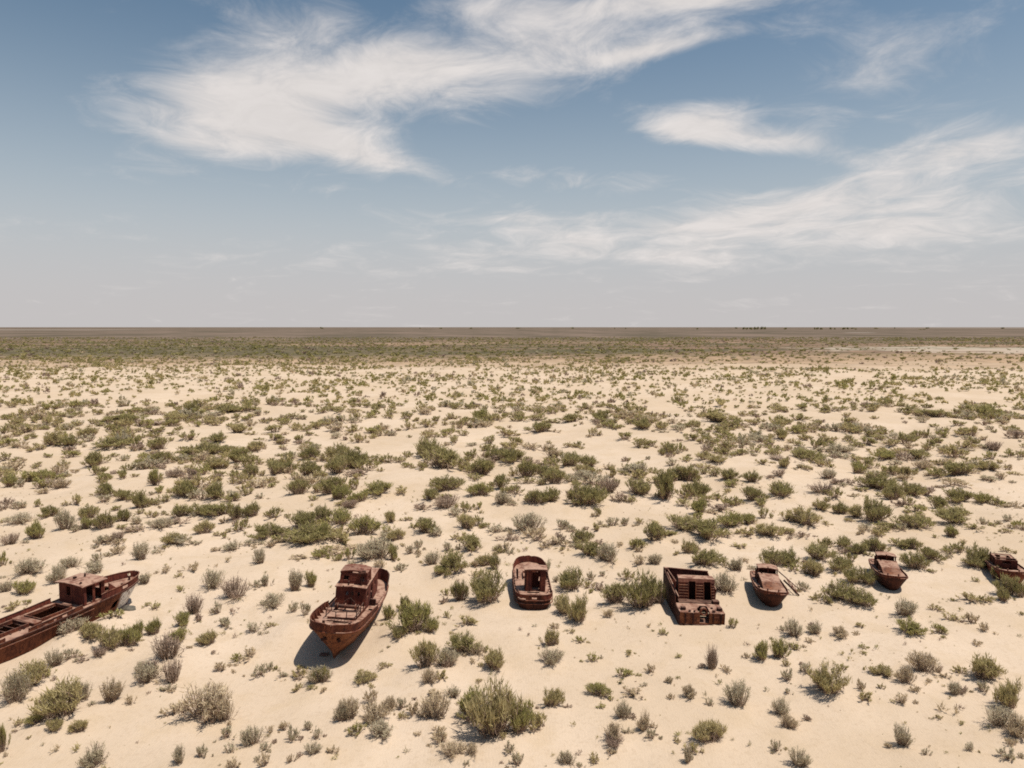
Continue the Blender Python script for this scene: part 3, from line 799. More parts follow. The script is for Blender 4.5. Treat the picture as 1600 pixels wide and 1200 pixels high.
(54.83,104.68,5.70,2.53,'o','large low dark olive shrub well behind the small boat in thicket'),
(-76.10,105.80,2.29,2.46,'g','small upright green shrub well behind the long left-edge wreck, left one'),
(36.68,106.59,2.73,1.93,'o','small rounded dark olive shrub well behind the boat with leaning ladder'),
(11.03,106.77,3.42,1.93,'s','rounded silvery grey shrub well behind the doorway-cabin wreck'),
(26.88,106.92,4.11,3.23,'o','large rounded dark olive shrub well behind the boxy barge wreck, right one'),
(-72.81,108.25,3.01,2.52,'g','rounded green shrub well behind the long left-edge wreck'),
(33.51,108.48,3.82,1.96,'o','low dark olive shrub well behind the boxy barge wreck'),
(-52.77,108.97,3.02,1.90,'p','small rounded purple-brown shrub well behind the long left-edge wreck'),
(5.01,109.65,3.16,2.31,'o','rounded dark olive shrub well behind the doorway-cabin wreck, fourth from left'),
(-41.03,109.93,2.71,2.23,'o','small rounded dark olive shrub well behind the tall-cabin tug wreck'),
(2.22,110.53,3.89,2.99,'o','rounded dark olive shrub well behind the doorway-cabin wreck, second from left'),
(-37.87,110.63,3.75,2.89,'o','rounded dark olive shrub well behind the tall-cabin tug wreck, second from left'),
(50.29,110.66,3.89,2.00,'s','low silvery grey shrub well behind the small boat in thicket'),
(-32.46,110.80,3.76,2.57,'o','rounded dark olive shrub well behind the tall-cabin tug wreck, fourth from left'),
(-4.88,111.40,4.99,2.68,'o','large low dark olive shrub well behind the doorway-cabin wreck, right one'),
(20.79,111.61,4.64,2.01,'s','low silvery grey shrub far behind the boxy barge wreck'),
(-36.10,112.57,2.78,2.28,'o','small rounded dark olive shrub far behind the tall-cabin tug wreck'),
(72.00,112.85,5.41,2.38,'o','large low dark olive shrub well behind the roofless right-edge boat'),
(-27.87,112.98,3.83,3.27,'o','rounded dark olive shrub far behind the tall-cabin tug wreck, right one'),
(63.76,113.24,2.90,2.04,'y','small rounded yellow-green shrub well behind the small boat in thicket, right one'),
(-49.64,115.89,3.93,2.35,'y','rounded yellow-green shrub far behind the tall-cabin tug wreck, left one'),
(79.84,117.01,3.74,1.76,'y','small low yellow-green shrub far behind the roofless right-edge boat'),
(57.50,117.15,3.00,2.46,'g','small rounded green shrub far behind the small boat in thicket'),
(45.93,117.34,2.62,2.11,'y','small rounded yellow-green shrub far behind the boat with leaning ladder'),
(-11.91,117.54,7.13,3.53,'o','large low dark olive shrub far behind the doorway-cabin wreck'),
(12.94,118.20,3.40,2.13,'o','small rounded dark olive shrub far behind the doorway-cabin wreck'),
(9.20,118.62,4.55,2.84,'o','rounded dark olive shrub far behind the doorway-cabin wreck, rightmost'),
(-28.22,119.03,5.32,4.64,'o','large rounded dark olive shrub far behind the tall-cabin tug wreck, left one'),
(34.99,119.70,4.20,1.43,'y','small low yellow-green shrub far behind the boxy barge wreck'),
(70.31,119.90,3.45,1.80,'d','small low dry tan shrub far behind the small boat in thicket'),
(-60.37,120.26,4.44,2.78,'o','rounded dark olive shrub far behind the long left-edge wreck, rightmost'),
(-71.95,120.72,4.46,3.14,'o','rounded dark olive shrub far behind the long left-edge wreck, leftmost'),
(-47.66,121.87,5.63,2.46,'o','low dark olive shrub far behind the tall-cabin tug wreck'),
(-0.28,122.44,4.69,2.93,'o','rounded dark olive shrub far behind the doorway-cabin wreck, second from left'),
(-3.48,125.03,4.39,2.62,'o','rounded dark olive shrub far behind the doorway-cabin wreck, leftmost'),
(-31.05,125.18,4.39,3.37,'y','rounded yellow-green shrub far behind the tall-cabin tug wreck, right one'),
(-36.29,125.39,3.47,2.89,'o','rounded dark olive shrub far behind the tall-cabin tug wreck, left one'),
(74.05,127.09,4.46,1.90,'o','small low dark olive shrub far behind the small boat in thicket'),
(53.43,127.25,7.72,2.28,'o','large low dark olive shrub far behind the boat with leaning ladder'),
(7.44,127.51,3.25,2.29,'d','small rounded dry tan shrub far behind the doorway-cabin wreck'),
(-15.51,128.94,5.35,4.23,'o','large rounded dark olive shrub far behind the tall-cabin tug wreck, right one'),
(69.02,129.09,5.35,1.93,'g','low green shrub far behind the small boat in thicket'),
(-57.55,131.75,6.08,2.65,'o','low dark olive shrub far behind the long left-edge wreck, right one'),
(-48.96,133.79,4.52,2.31,'y','low yellow-green shrub far behind the tall-cabin tug wreck'),
(92.43,134.18,4.71,2.20,'p','low purple-brown shrub far behind the roofless right-edge boat'),
(63.59,136.08,5.21,2.03,'s','low silvery grey shrub far behind the small boat in thicket'),
(-69.13,137.11,4.64,3.15,'o','rounded dark olive shrub far behind the long left-edge wreck, second from left'),
(-89.84,137.27,3.80,3.15,'y','rounded yellow-green shrub far behind the long left-edge wreck'),
(-86.89,137.94,3.81,2.37,'o','small rounded dark olive shrub far behind the long left-edge wreck'),
(-80.02,139.25,8.13,2.00,'o','low dark olive shrub far behind the long left-edge wreck, left one'),
(-60.95,145.92,4.48,2.09,'o','small low dark olive shrub far behind the tall-cabin tug wreck'),
(-88.83,147.25,4.07,2.53,'y','small rounded yellow-green shrub in distant scrub behind the long left-edge wreck'),
(57.18,149.59,3.33,2.66,'y','small rounded yellow-green shrub in distant scrub behind the boat with leaning ladder'),
(-62.17,158.29,4.86,2.26,'y','small low yellow-green shrub in distant scrub behind the tall-cabin tug wreck'),
(6.64,163.16,5.71,2.41,'o','small low dark olive shrub in distant scrub behind the doorway-cabin wreck, leftmost'),
(31.48,166.96,4.78,2.96,'o','small rounded dark olive shrub in distant scrub behind the boxy barge wreck'),
(51.17,173.97,8.29,2.57,'y','low yellow-green shrub in distant scrub behind the boxy barge wreck'),
(-97.11,176.05,10.25,2.00,'o','low dark olive shrub in distant scrub behind the long left-edge wreck'),
(-86.72,177.97,8.18,2.78,'y','low yellow-green shrub in distant scrub behind the long left-edge wreck'),
(15.60,179.95,6.29,2.39,'o','small low dark olive shrub in distant scrub behind the doorway-cabin wreck, second from left'),
(23.22,181.45,5.76,2.67,'o','small low dark olive shrub in distant scrub behind the doorway-cabin wreck, rightmost'),
(111.04,183.47,7.57,2.70,'o','low dark olive shrub in distant scrub behind the small boat in thicket'),
(-7.76,184.99,5.29,3.27,'g','small rounded green shrub in distant scrub behind the doorway-cabin wreck'),
(127.97,189.61,7.22,3.35,'g','low green shrub in distant scrub behind the roofless right-edge boat'),
(-80.03,196.55,9.62,2.51,'o','low dark olive shrub in distant scrub behind the tall-cabin tug wreck'),
(-89.90,197.08,4.83,3.35,'o','small rounded dark olive shrub in distant scrub behind the long left-edge wreck'),
]
MORE_SHRUBS = [(-3.8,55.3,1.62,0.81,'y'),(24.1,149.1,4.27,1.99,'o'),(45.2,151.6,4.34,2.02,'o'),(4.8,77.2,2.49,0.96,'d'),(-6.4,172.2,5.47,2.03,'d'),
(-4.9,143.6,3.66,2.13,'o'),(0.4,98.3,2.52,1.49,'o'),(3.6,137.8,4.39,1.64,'d'),(32.0,111.7,2.86,1.68,'o'),(34.0,86.3,2.22,1.32,'y'),(68.4,112.2,2.87,1.69,'o'),
(41.6,78.7,2.03,1.22,'y'),(-22.8,55.0,1.21,1.04,'s'),(-17.6,47.8,1.06,0.93,'s'),(-16.7,39.9,0.89,0.82,'s'),(-12.8,39.5,0.75,0.95,'s'),(-13.4,36.9,0.71,0.90,'d'),
(-78.5,141.9,2.61,2.85,'s'),(-73.7,114.3,2.47,1.99,'d'),(-60.3,108.9,2.35,1.90,'o'),(-29.1,85.9,1.86,1.52,'o'),(-66.5,91.7,1.99,1.62,'p'),(-17.0,72.6,1.41,1.48,'g'),
(12.2,85.8,1.93,1.45,'s'),(-19.2,50.3,1.27,0.81,'d'),(-98.3,137.6,3.38,1.97,'g'),(-68.1,148.8,3.66,2.13,'o'),(13.7,75.6,1.46,1.41,'g'),(11.0,66.3,1.29,1.26,'o'),
(-6.1,42.4,0.84,0.88,'d'),(7.6,47.2,1.23,0.72,'g'),(0.2,36.9,0.73,0.80,'s'),(47.2,73.3,1.42,1.37,'o'),(39.9,60.4,1.76,0.78,'y'),(-22.8,100.6,1.93,1.83,'g'),
(0.9,82.2,1.59,1.52,'s'),(5.9,82.9,1.60,1.53,'s'),(-4.0,85.3,1.64,1.57,'o'),(44.5,96.3,1.85,1.76,'o'),(72.0,143.5,3.66,1.92,'o'),(67.4,107.1,3.09,1.29,'d'),
(88.8,138.2,3.96,1.64,'y'),(45.8,140.1,2.68,2.50,'s'),(51.6,145.2,4.16,1.72,'s'),(66.7,160.6,4.09,2.14,'y'),(-34.4,57.8,1.00,1.26,'g'),(-20.2,54.0,1.19,0.94,'s'),
(-32.3,55.8,1.49,0.79,'g'),(13.1,70.8,1.60,1.11,'d'),(-9.0,43.9,0.72,1.06,'d'),(-9.1,40.3,0.93,0.71,'g'),(-4.1,39.4,0.91,0.70,'d'),(41.6,75.2,1.70,1.17,'g'),
(24.9,43.8,1.01,0.75,'d'),(27.7,37.9,0.88,0.68,'s'),(-6.3,91.2,2.05,1.39,'o'),(23.0,93.5,2.10,1.43,'g'),(27.2,90.5,2.91,0.97,'p'),(31.3,87.2,1.40,1.87,'g'),
(-17.1,56.9,0.89,1.33,'s'),(-24.6,57.8,0.90,1.35,'s'),(-17.2,37.7,0.60,0.98,'s'),(-50.8,69.2,0.97,1.68,'g'),(-61.8,133.1,3.68,1.53,'o'),(-51.1,150.0,4.14,1.72,'o'),
(-54.0,161.4,3.96,2.07,'o'),(-32.0,49.6,0.94,0.96,'s'),(-50.4,109.6,2.03,1.91,'p'),(-117.2,167.4,3.08,2.86,'y'),(-31.9,81.7,1.52,1.46,'o'),(-58.5,93.6,1.74,1.65,'y'),
(4.0,60.0,1.07,1.16,'g'),(-22.7,64.1,1.00,1.38,'s'),(-20.6,48.5,1.07,0.79,'d'),(-15.2,36.6,0.82,0.64,'d'),(-113.8,172.3,3.70,2.45,'y'),(-4.9,44.2,1.16,0.61,'d'),
(-20.9,170.2,4.33,2.01,'y'),(-1.4,159.0,4.05,1.88,'y'),(32.5,105.0,2.69,1.27,'g'),(42.1,111.1,2.84,1.34,'p'),(75.8,141.0,3.59,1.68,'y'),(6.1,185.2,5.30,1.91,'o'),
(-47.9,195.3,5.58,2.01,'o'),(72.2,178.2,5.10,1.84,'o'),(-57.2,184.7,4.24,2.36,'o'),(-10.9,74.9,1.21,1.40,'s'),(-0.7,75.0,1.45,1.17,'d'),(4.5,37.6,0.75,0.68,'y'),
(21.2,69.4,1.12,1.31,'o'),(34.7,76.5,1.48,1.19,'o'),(33.3,53.9,1.05,0.88,'g'),(37.0,55.7,1.09,0.91,'d'),(17.6,55.0,0.90,1.08,'g'),(19.0,47.1,0.77,0.95,'s'),
(20.6,47.9,0.78,0.97,'s'),(31.1,45.1,0.74,0.92,'s'),(-32.6,148.0,2.83,2.20,'y'),(-12.0,146.0,2.79,2.17,'o'),(-7.3,128.7,2.46,1.92,'o'),(17.9,157.4,3.01,2.33,'y'),
(25.1,140.2,2.68,2.08,'o'),(29.3,131.7,2.10,2.36,'o'),(-8.5,80.3,1.55,1.24,'s'),(5.3,77.5,1.50,1.20,'p'),(63.2,116.5,2.24,1.75,'o'),(60.2,82.6,1.59,1.27,'g'),
(29.6,131.8,2.10,2.36,'o'),(-44.3,75.5,1.88,0.91,'d'),(-14.9,47.8,1.21,0.62,'y'),(-74.4,197.6,4.84,2.24,'o'),(-31.3,68.0,1.48,0.93,'d'),(-74.3,139.8,1.93,2.81,'g'),
(35.8,56.1,1.46,0.64,'y'),(-17.0,208.2,5.28,2.14,'o'),(52.6,90.8,2.04,1.11,'g'),(38.6,148.6,3.79,1.54,'o'),(63.3,168.1,3.74,1.99,'y'),(38.4,163.1,4.15,1.69,'s'),
(-41.6,73.4,1.37,1.10,'d'),(-11.4,39.7,0.63,0.81,'s'),(-15.8,38.1,0.73,0.66,'s'),(-89.7,124.6,2.30,1.80,'o'),(-83.0,114.8,2.12,1.66,'s'),(-63.0,118.9,2.20,1.72,'o'),
(-43.2,80.0,2.48,0.72,'p'),(-6.9,42.9,0.70,0.82,'s'),(15.1,38.7,0.64,0.76,'s'),(5.9,49.6,0.97,0.75,'g'),(8.0,44.6,1.32,0.46,'d'),(87.0,127.7,2.44,1.72,'g'),
(87.9,152.0,2.90,2.03,'o'),(-42.6,58.7,1.29,0.73,'y'),(-26.6,76.4,1.66,0.92,'d'),(-31.9,47.0,1.04,0.61,'g'),(-98.0,171.9,3.69,1.96,'o'),(-36.7,105.3,2.27,1.23,'y'),
(-39.6,126.3,2.72,1.46,'s'),(-12.2,40.8,0.65,0.76,'s'),(-20.2,72.8,1.36,0.99,'g'),(-19.8,49.7,0.94,0.72,'g'),(-47.4,92.8,1.72,1.23,'o'),(-49.1,197.8,5.45,1.68,'o'),
(1.0,43.0,0.71,0.74,'g'),(8.1,39.8,0.66,0.70,'s'),(-0.2,38.0,0.63,0.68,'s'),(34.7,71.2,1.15,1.12,'o'),(37.0,54.1,0.88,0.89,'d'),(-29.5,157.8,2.51,2.34,'y'),
(40.7,81.1,1.31,1.25,'d'),(-7.0,75.8,1.10,1.30,'s'),(26.5,63.3,0.92,1.11,'s'),(16.0,77.3,1.74,0.84,'d'),(58.6,169.9,3.78,1.76,'y'),(7.2,76.8,1.49,0.95,'o'),
(27.5,68.2,1.32,0.86,'g'),(27.1,59.8,1.16,0.77,'o'),(-14.9,117.2,2.25,1.41,'o'),(15.5,109.3,1.40,1.98,'y'),(51.3,106.8,2.05,1.29,'p'),(77.2,147.2,3.75,1.31,'o'),
(76.3,156.2,3.98,1.39,'o'),(76.9,110.1,2.11,1.33,'d'),(90.2,200.8,5.10,1.77,'o'),(-42.1,70.6,1.10,1.07,'s'),(-64.8,91.8,1.42,1.35,'s'),(-44.7,75.3,1.17,1.13,'s'),
(3.5,69.3,1.01,1.09,'s'),(26.0,38.7,0.64,0.62,'s'),(-24.3,165.6,2.63,2.20,'y'),(93.3,152.3,2.42,2.03,'g'),(31.9,134.0,1.92,2.00,'g'),(-23.4,63.5,1.19,0.78,'s'),
(-18.4,58.3,0.73,1.09,'s'),(-95.1,136.3,2.51,1.57,'d'),(-84.1,133.8,2.47,1.54,'p'),(-77.2,181.3,3.33,2.06,'y'),(41.5,60.2,1.17,0.68,'y'),(28.1,141.4,2.70,1.47,'o'),
(52.3,93.5,2.10,0.85,'p'),(68.2,94.7,1.82,1.01,'d'),(97.4,153.3,3.42,1.36,'y'),(-33.6,67.3,1.05,0.92,'d'),(-13.6,40.8,0.58,0.69,'d'),(-44.8,86.6,1.34,1.15,'y'),
(81.2,137.2,1.97,1.84,'y'),(-10.3,76.5,0.99,1.19,'s'),(-3.5,69.6,1.12,0.88,'d'),(7.6,66.2,0.86,1.05,'s'),(9.7,47.8,0.78,0.64,'d'),(-10.1,38.2,0.63,0.55,'d'),
(21.3,51.5,0.84,0.68,'g'),(15.0,48.0,0.78,0.65,'d'),(23.0,45.2,0.59,0.77,'d'),(25.0,47.6,0.78,0.64,'y'),(28.7,39.1,0.64,0.56,'d'),(13.9,85.4,1.10,1.31,'s'),
(9.9,82.8,1.33,1.02,'y'),(-16.0,181.7,2.89,2.14,'y'),(-12.5,169.3,2.15,2.50,'y'),(92.4,127.8,2.04,1.53,'g'),(62.0,87.5,1.41,1.07,'s'),(89.3,151.7,1.93,2.25,'o'),
(52.7,153.9,2.45,1.82,'y'),(-117.1,184.7,3.39,1.84,'g'),(-51.5,167.8,3.09,1.67,'y'),(10.9,89.6,1.01,1.51,'o'),(-30.4,58.7,0.92,0.73,'g'),(-29.7,40.9,0.65,0.55,'y'),
(-13.9,38.4,0.61,0.53,'s'),(-12.1,37.1,0.47,0.65,'d'),(-74.1,105.7,1.31,1.54,'s'),(-62.6,107.4,1.33,1.56,'g'),(-63.2,92.9,1.15,1.36,'g'),(-44.6,83.2,1.03,1.23,'s'),
(-36.6,77.6,1.20,0.93,'y'),(45.8,72.9,1.41,0.68,'o'),(27.1,180.1,3.43,1.59,'y'),(33.4,80.3,1.55,0.74,'p'),(62.7,128.4,2.46,1.15,'y'),(104.1,165.0,3.15,1.46,'o'),
(11.3,140.8,2.24,1.47,'y'),(15.7,86.0,1.38,0.92,'y'),(52.7,224.6,3.56,2.31,'o'),(-82.7,184.8,2.55,2.10,'o'),(-29.2,77.1,1.44,0.69,'s'),(-43.0,75.8,1.41,0.68,'d'),
(-78.8,158.0,2.91,1.35,'o'),(-44.2,146.9,2.71,1.26,'p'),(-17.2,48.7,0.77,0.55,'s'),(4.1,65.5,0.85,0.83,'s'),(57.3,85.1,1.09,1.05,'s'),(-6.0,62.9,0.92,0.70,'g'),
(-5.4,57.3,0.65,0.84,'g'),(11.7,53.8,0.79,0.62,'g'),(91.6,129.0,1.85,1.35,'g'),(-9.1,48.3,0.79,0.49,'y'),(3.4,54.9,0.89,0.54,'d'),(5.1,52.8,0.86,0.52,'g'),
(36.1,59.0,0.96,0.57,'y'),(49.0,117.0,1.87,1.05,'y'),(78.8,139.3,2.22,1.24,'d'),(42.6,118.5,2.27,0.89,'y'),(66.6,151.0,2.40,1.34,'y'),(-14.4,40.6,0.52,0.55,'d'),
(-63.7,116.1,1.43,1.34,'o'),(-110.7,153.3,1.88,1.75,'o'),(-30.1,62.8,0.88,0.68,'g'),(-4.4,92.9,1.19,0.99,'g'),(-76.0,234.4,4.30,1.66,'o'),(141.5,271.6,4.73,1.99,'o'),
(28.0,55.4,0.90,0.45,'y'),(10.7,46.3,0.53,0.55,'d'),(10.7,46.3,0.53,0.55,'s'),(-19.9,73.0,0.71,0.91,'g'),(8.8,67.3,0.87,0.64,'s'),(22.7,52.5,0.68,0.52,'d'),
(23.3,48.3,0.63,0.49,'g'),(26.6,45.0,0.59,0.46,'d'),(28.5,37.9,0.50,0.41,'s'),(13.5,142.3,1.81,1.27,'o'),(-19.2,54.5,0.85,0.43,'y'),(-16.0,47.5,0.75,0.39,'s'),
(8.7,50.8,0.75,0.42,'y'),(-41.9,59.6,0.75,0.55,'g'),(-13.4,45.6,0.58,0.45,'g'),(-34.4,95.6,1.18,0.84,'s'),(52.0,73.4,0.83,0.69,'y'),(18.3,45.3,0.52,0.46,'s'),
(43.7,65.2,0.84,0.52,'g'),(21.3,54.4,0.71,0.44,'s'),(29.6,46.8,0.61,0.40,'d'),(35.2,52.2,0.68,0.43,'d'),(-13.3,208.1,2.64,1.53,'o'),(38.3,85.1,1.09,0.65,'y'),
(56.9,80.3,1.03,0.62,'y'),(85.2,132.6,1.69,0.99,'g'),(-31.4,59.4,0.74,0.46,'g'),(-45.8,158.6,1.95,1.13,'o'),(4.7,54.3,0.53,0.53,'y'),(10.3,44.3,0.44,0.46,'d'),
(17.1,50.2,0.49,0.50,'d'),(24.5,45.4,0.45,0.46,'y'),(-37.5,298.9,4.26,1.75,'o'),(23.8,71.2,0.92,0.45,'d'),(39.7,126.2,1.61,0.75,'g'),(-23.7,123.2,1.38,0.81,'g'),
(7.2,62.8,0.61,0.50,'g'),(8.9,46.0,0.45,0.39,'s'),(12.3,50.4,0.58,0.34,'g'),(26.3,51.5,0.59,0.34,'g'),(26.3,42.1,0.48,0.29,'y'),(-102.4,150.3,1.38,1.07,'y'),
(-32.7,79.2,0.74,0.59,'g'),(-44.0,88.2,0.68,0.78,'s'),(-31.9,66.4,0.72,0.41,'y'),(-16.7,48.6,0.54,0.31,'g'),(5.5,75.5,0.73,0.47,'y'),(27.0,54.0,0.53,0.35,'d'),
(27.4,41.5,0.41,0.29,'g'),(38.7,60.8,0.59,0.29,'g'),(25.9,50.7,0.50,0.25,'y'),(42.5,57.6,0.56,0.28,'o'),(11.4,46.9,0.38,0.19,'g'),
]
TUFTS = [(-38.0,74.2,0.69,0.67),(-29.6,69.5,0.65,0.42),(-28.9,71.3,1.33,0.65),(-23.3,58.0,1.09,0.54),(-22.5,53.6,0.59,0.34),(-21.4,53.2,0.50,0.42),
(-26.1,38.7,0.74,0.40),(-27.0,39.1,0.31,0.20),(-5.5,55.8,0.54,0.27),(0.6,54.3,0.53,0.27),(1.3,53.3,0.35,0.35),(1.8,55.1,0.63,0.27),(11.1,55.2,0.72,0.36),
(9.3,55.1,0.45,0.22),(5.0,39.9,0.26,0.17),(1.7,42.1,0.21,0.18),(3.8,38.4,0.51,0.28),(-6.0,38.7,0.51,0.28),(-6.4,38.2,0.25,0.14),(-9.8,37.7,0.50,0.27),
(3.7,41.1,0.41,0.36),(38.1,58.5,0.57,0.38),(17.8,52.2,0.51,0.34),(14.0,46.1,0.60,0.47),(17.0,45.6,0.52,0.39),(10.2,44.3,0.36,0.30),(12.5,44.3,0.29,0.61),
(9.8,40.1,0.66,0.28),(9.1,38.5,0.32,0.21),(13.7,39.3,0.39,0.35),(24.4,50.9,0.58,0.34),(25.2,50.8,0.41,0.51),(27.8,45.9,0.45,0.23),(27.0,42.8,0.84,0.59),
(27.6,42.5,0.56,0.59),(24.5,38.3,0.25,0.21),(37.7,53.6,0.61,0.26),(39.4,53.4,0.52,0.26),(-35.8,91.7,0.57,0.40),
]


# ------------------------------------------------------------------ ground sheet
MOUNDS = np.array([(s[0], s[1], s[2], s[3]) for s in SHRUBS] + [(s[0], s[1], s[2], s[3]) for s in MORE_SHRUBS])


def mounds(x, y):
    z = np.zeros_like(x)
    for mx, my, mw, mh in MOUNDS:
        sg = mw * 0.50 + 0.15
        k = (np.abs(x - mx) < 3 * sg) & (np.abs(y - my) < 3 * sg)
        if k.any():
            z[k] += min(0.34, 0.10 * mw) * np.exp(-((x[k] - mx) ** 2 + (y[k] - my) ** 2) / (sg * sg))
    return np.minimum(z, 0.6)


_TS = 0.5
_gx0, _gx1, _gy0, _gy1 = -140.0, 140.0, 25.0, 215.0
_gx, _gy = np.meshgrid(np.arange(_gx0, _gx1 + _TS, _TS), np.arange(_gy0, _gy1 + _TS, _TS))
_MG = mounds(_gx, _gy)


def mound_at(x, y):
    x = np.asarray(x, float); y = np.asarray(y, float)
    u = np.clip((x - _gx0) / _TS, 0, _MG.shape[1] - 1.001); v = np.clip((y - _gy0) / _TS, 0, _MG.shape[0] - 1.001)
    i = u.astype(int); j = v.astype(int); fu = u - i; fv = v - j
    z = (_MG[j, i] * (1 - fu) + _MG[j, i + 1] * fu) * (1 - fv) + (_MG[j + 1, i] * (1 - fu) + _MG[j + 1, i + 1] * fu) * fv
    ins = (x > _gx0) & (x < _gx1) & (y > _gy0) & (y < _gy1)
    return z * ins


def ground_z(x, y):
    return terrain(x, y) + mound_at(x, y)


def build_ground():
    rr = [0.02, 12.0, 22.0, 28.0]
    while rr[-1] < 90: rr.append(rr[-1] + 0.22 + 0.0022 * rr[-1])
    while rr[-1] < 250: rr.append(rr[-1] * 1.0075)
    while rr[-1] < 3000: rr.append(rr[-1] * 1.022)
    while rr[-1] < 90000: rr.append(rr[-1] * 1.16)
    aa = list(np.arange(-46, 46.01, 0.30)) + list(np.arange(50, 310.1, 5.0))
    rr = np.array(rr); aa = np.radians(np.array(aa))
    A, Q = np.meshgrid(aa, rr)
    X = Q * np.sin(A); Y = Q * np.cos(A)
    Z = ground_z(X, Y)
    nr, na = X.shape
    V = np.stack([X, Y, Z], -1).reshape(-1, 3)
    i, j = np.meshgrid(np.arange(nr - 1), np.arange(na), indexing='ij')
    j2 = (j + 1) % na
    F_ = np.stack([i * na + j, i * na + j2, (i + 1) * na + j2, (i + 1) * na + j], -1).reshape(-1, 4)[:, ::-1]
    # deep bed below the sheet so that no hairline between far facets shows sky
    b0 = len(V)
    V = np.concatenate([V, [[-88000, -88000, -7], [88000, -88000, -7], [88000, 88000, -7], [-88000, 88000, -7]]])
    F_ = np.concatenate([F_, [[b0, b0 + 1, b0 + 2, b0 + 3]]])
    me = mesh_np('ground', V, F_, [M_SAND], smooth=True)
    o = mobj('ground', me)
    tag(o, 'pale sandy desert floor with drifts, reaching to the horizon', None, None, 'structure')
    return o


build_ground()

# ------------------------------------------------------------------ boats
def curve(pts):
    """smooth function through (t, value) pairs"""
    ts = np.array([p[0] for p in pts], float); vs = np.array([p[1] for p in pts], float)
    d = np.diff(vs) / np.diff(ts)
    tg = np.zeros_like(vs)
    tg[0] = d[0]; tg[-1] = d[-1]
    for k in range(1, len(vs) - 1):
        tg[k] = 0 if d[k - 1] * d[k] <= 0 else 2 * d[k - 1] * d[k] / (d[k - 1] + d[k])

    def f(t):
        t = min(max(t, ts[0]), ts[-1])
        k = min(int(np.searchsorted(ts, t, 'right')) - 1, len(ts) - 2)
        h = ts[k + 1] - ts[k]; u = (t - ts[k]) / h
        return float((1 + 2 * u) * (1 - u) ** 2 * vs[k] + u * (1 - u) ** 2 * h * tg[k] + u * u * (3 - 2 * u) * vs[k + 1] + u * u * (u - 1) * h * tg[k + 1])
    return f


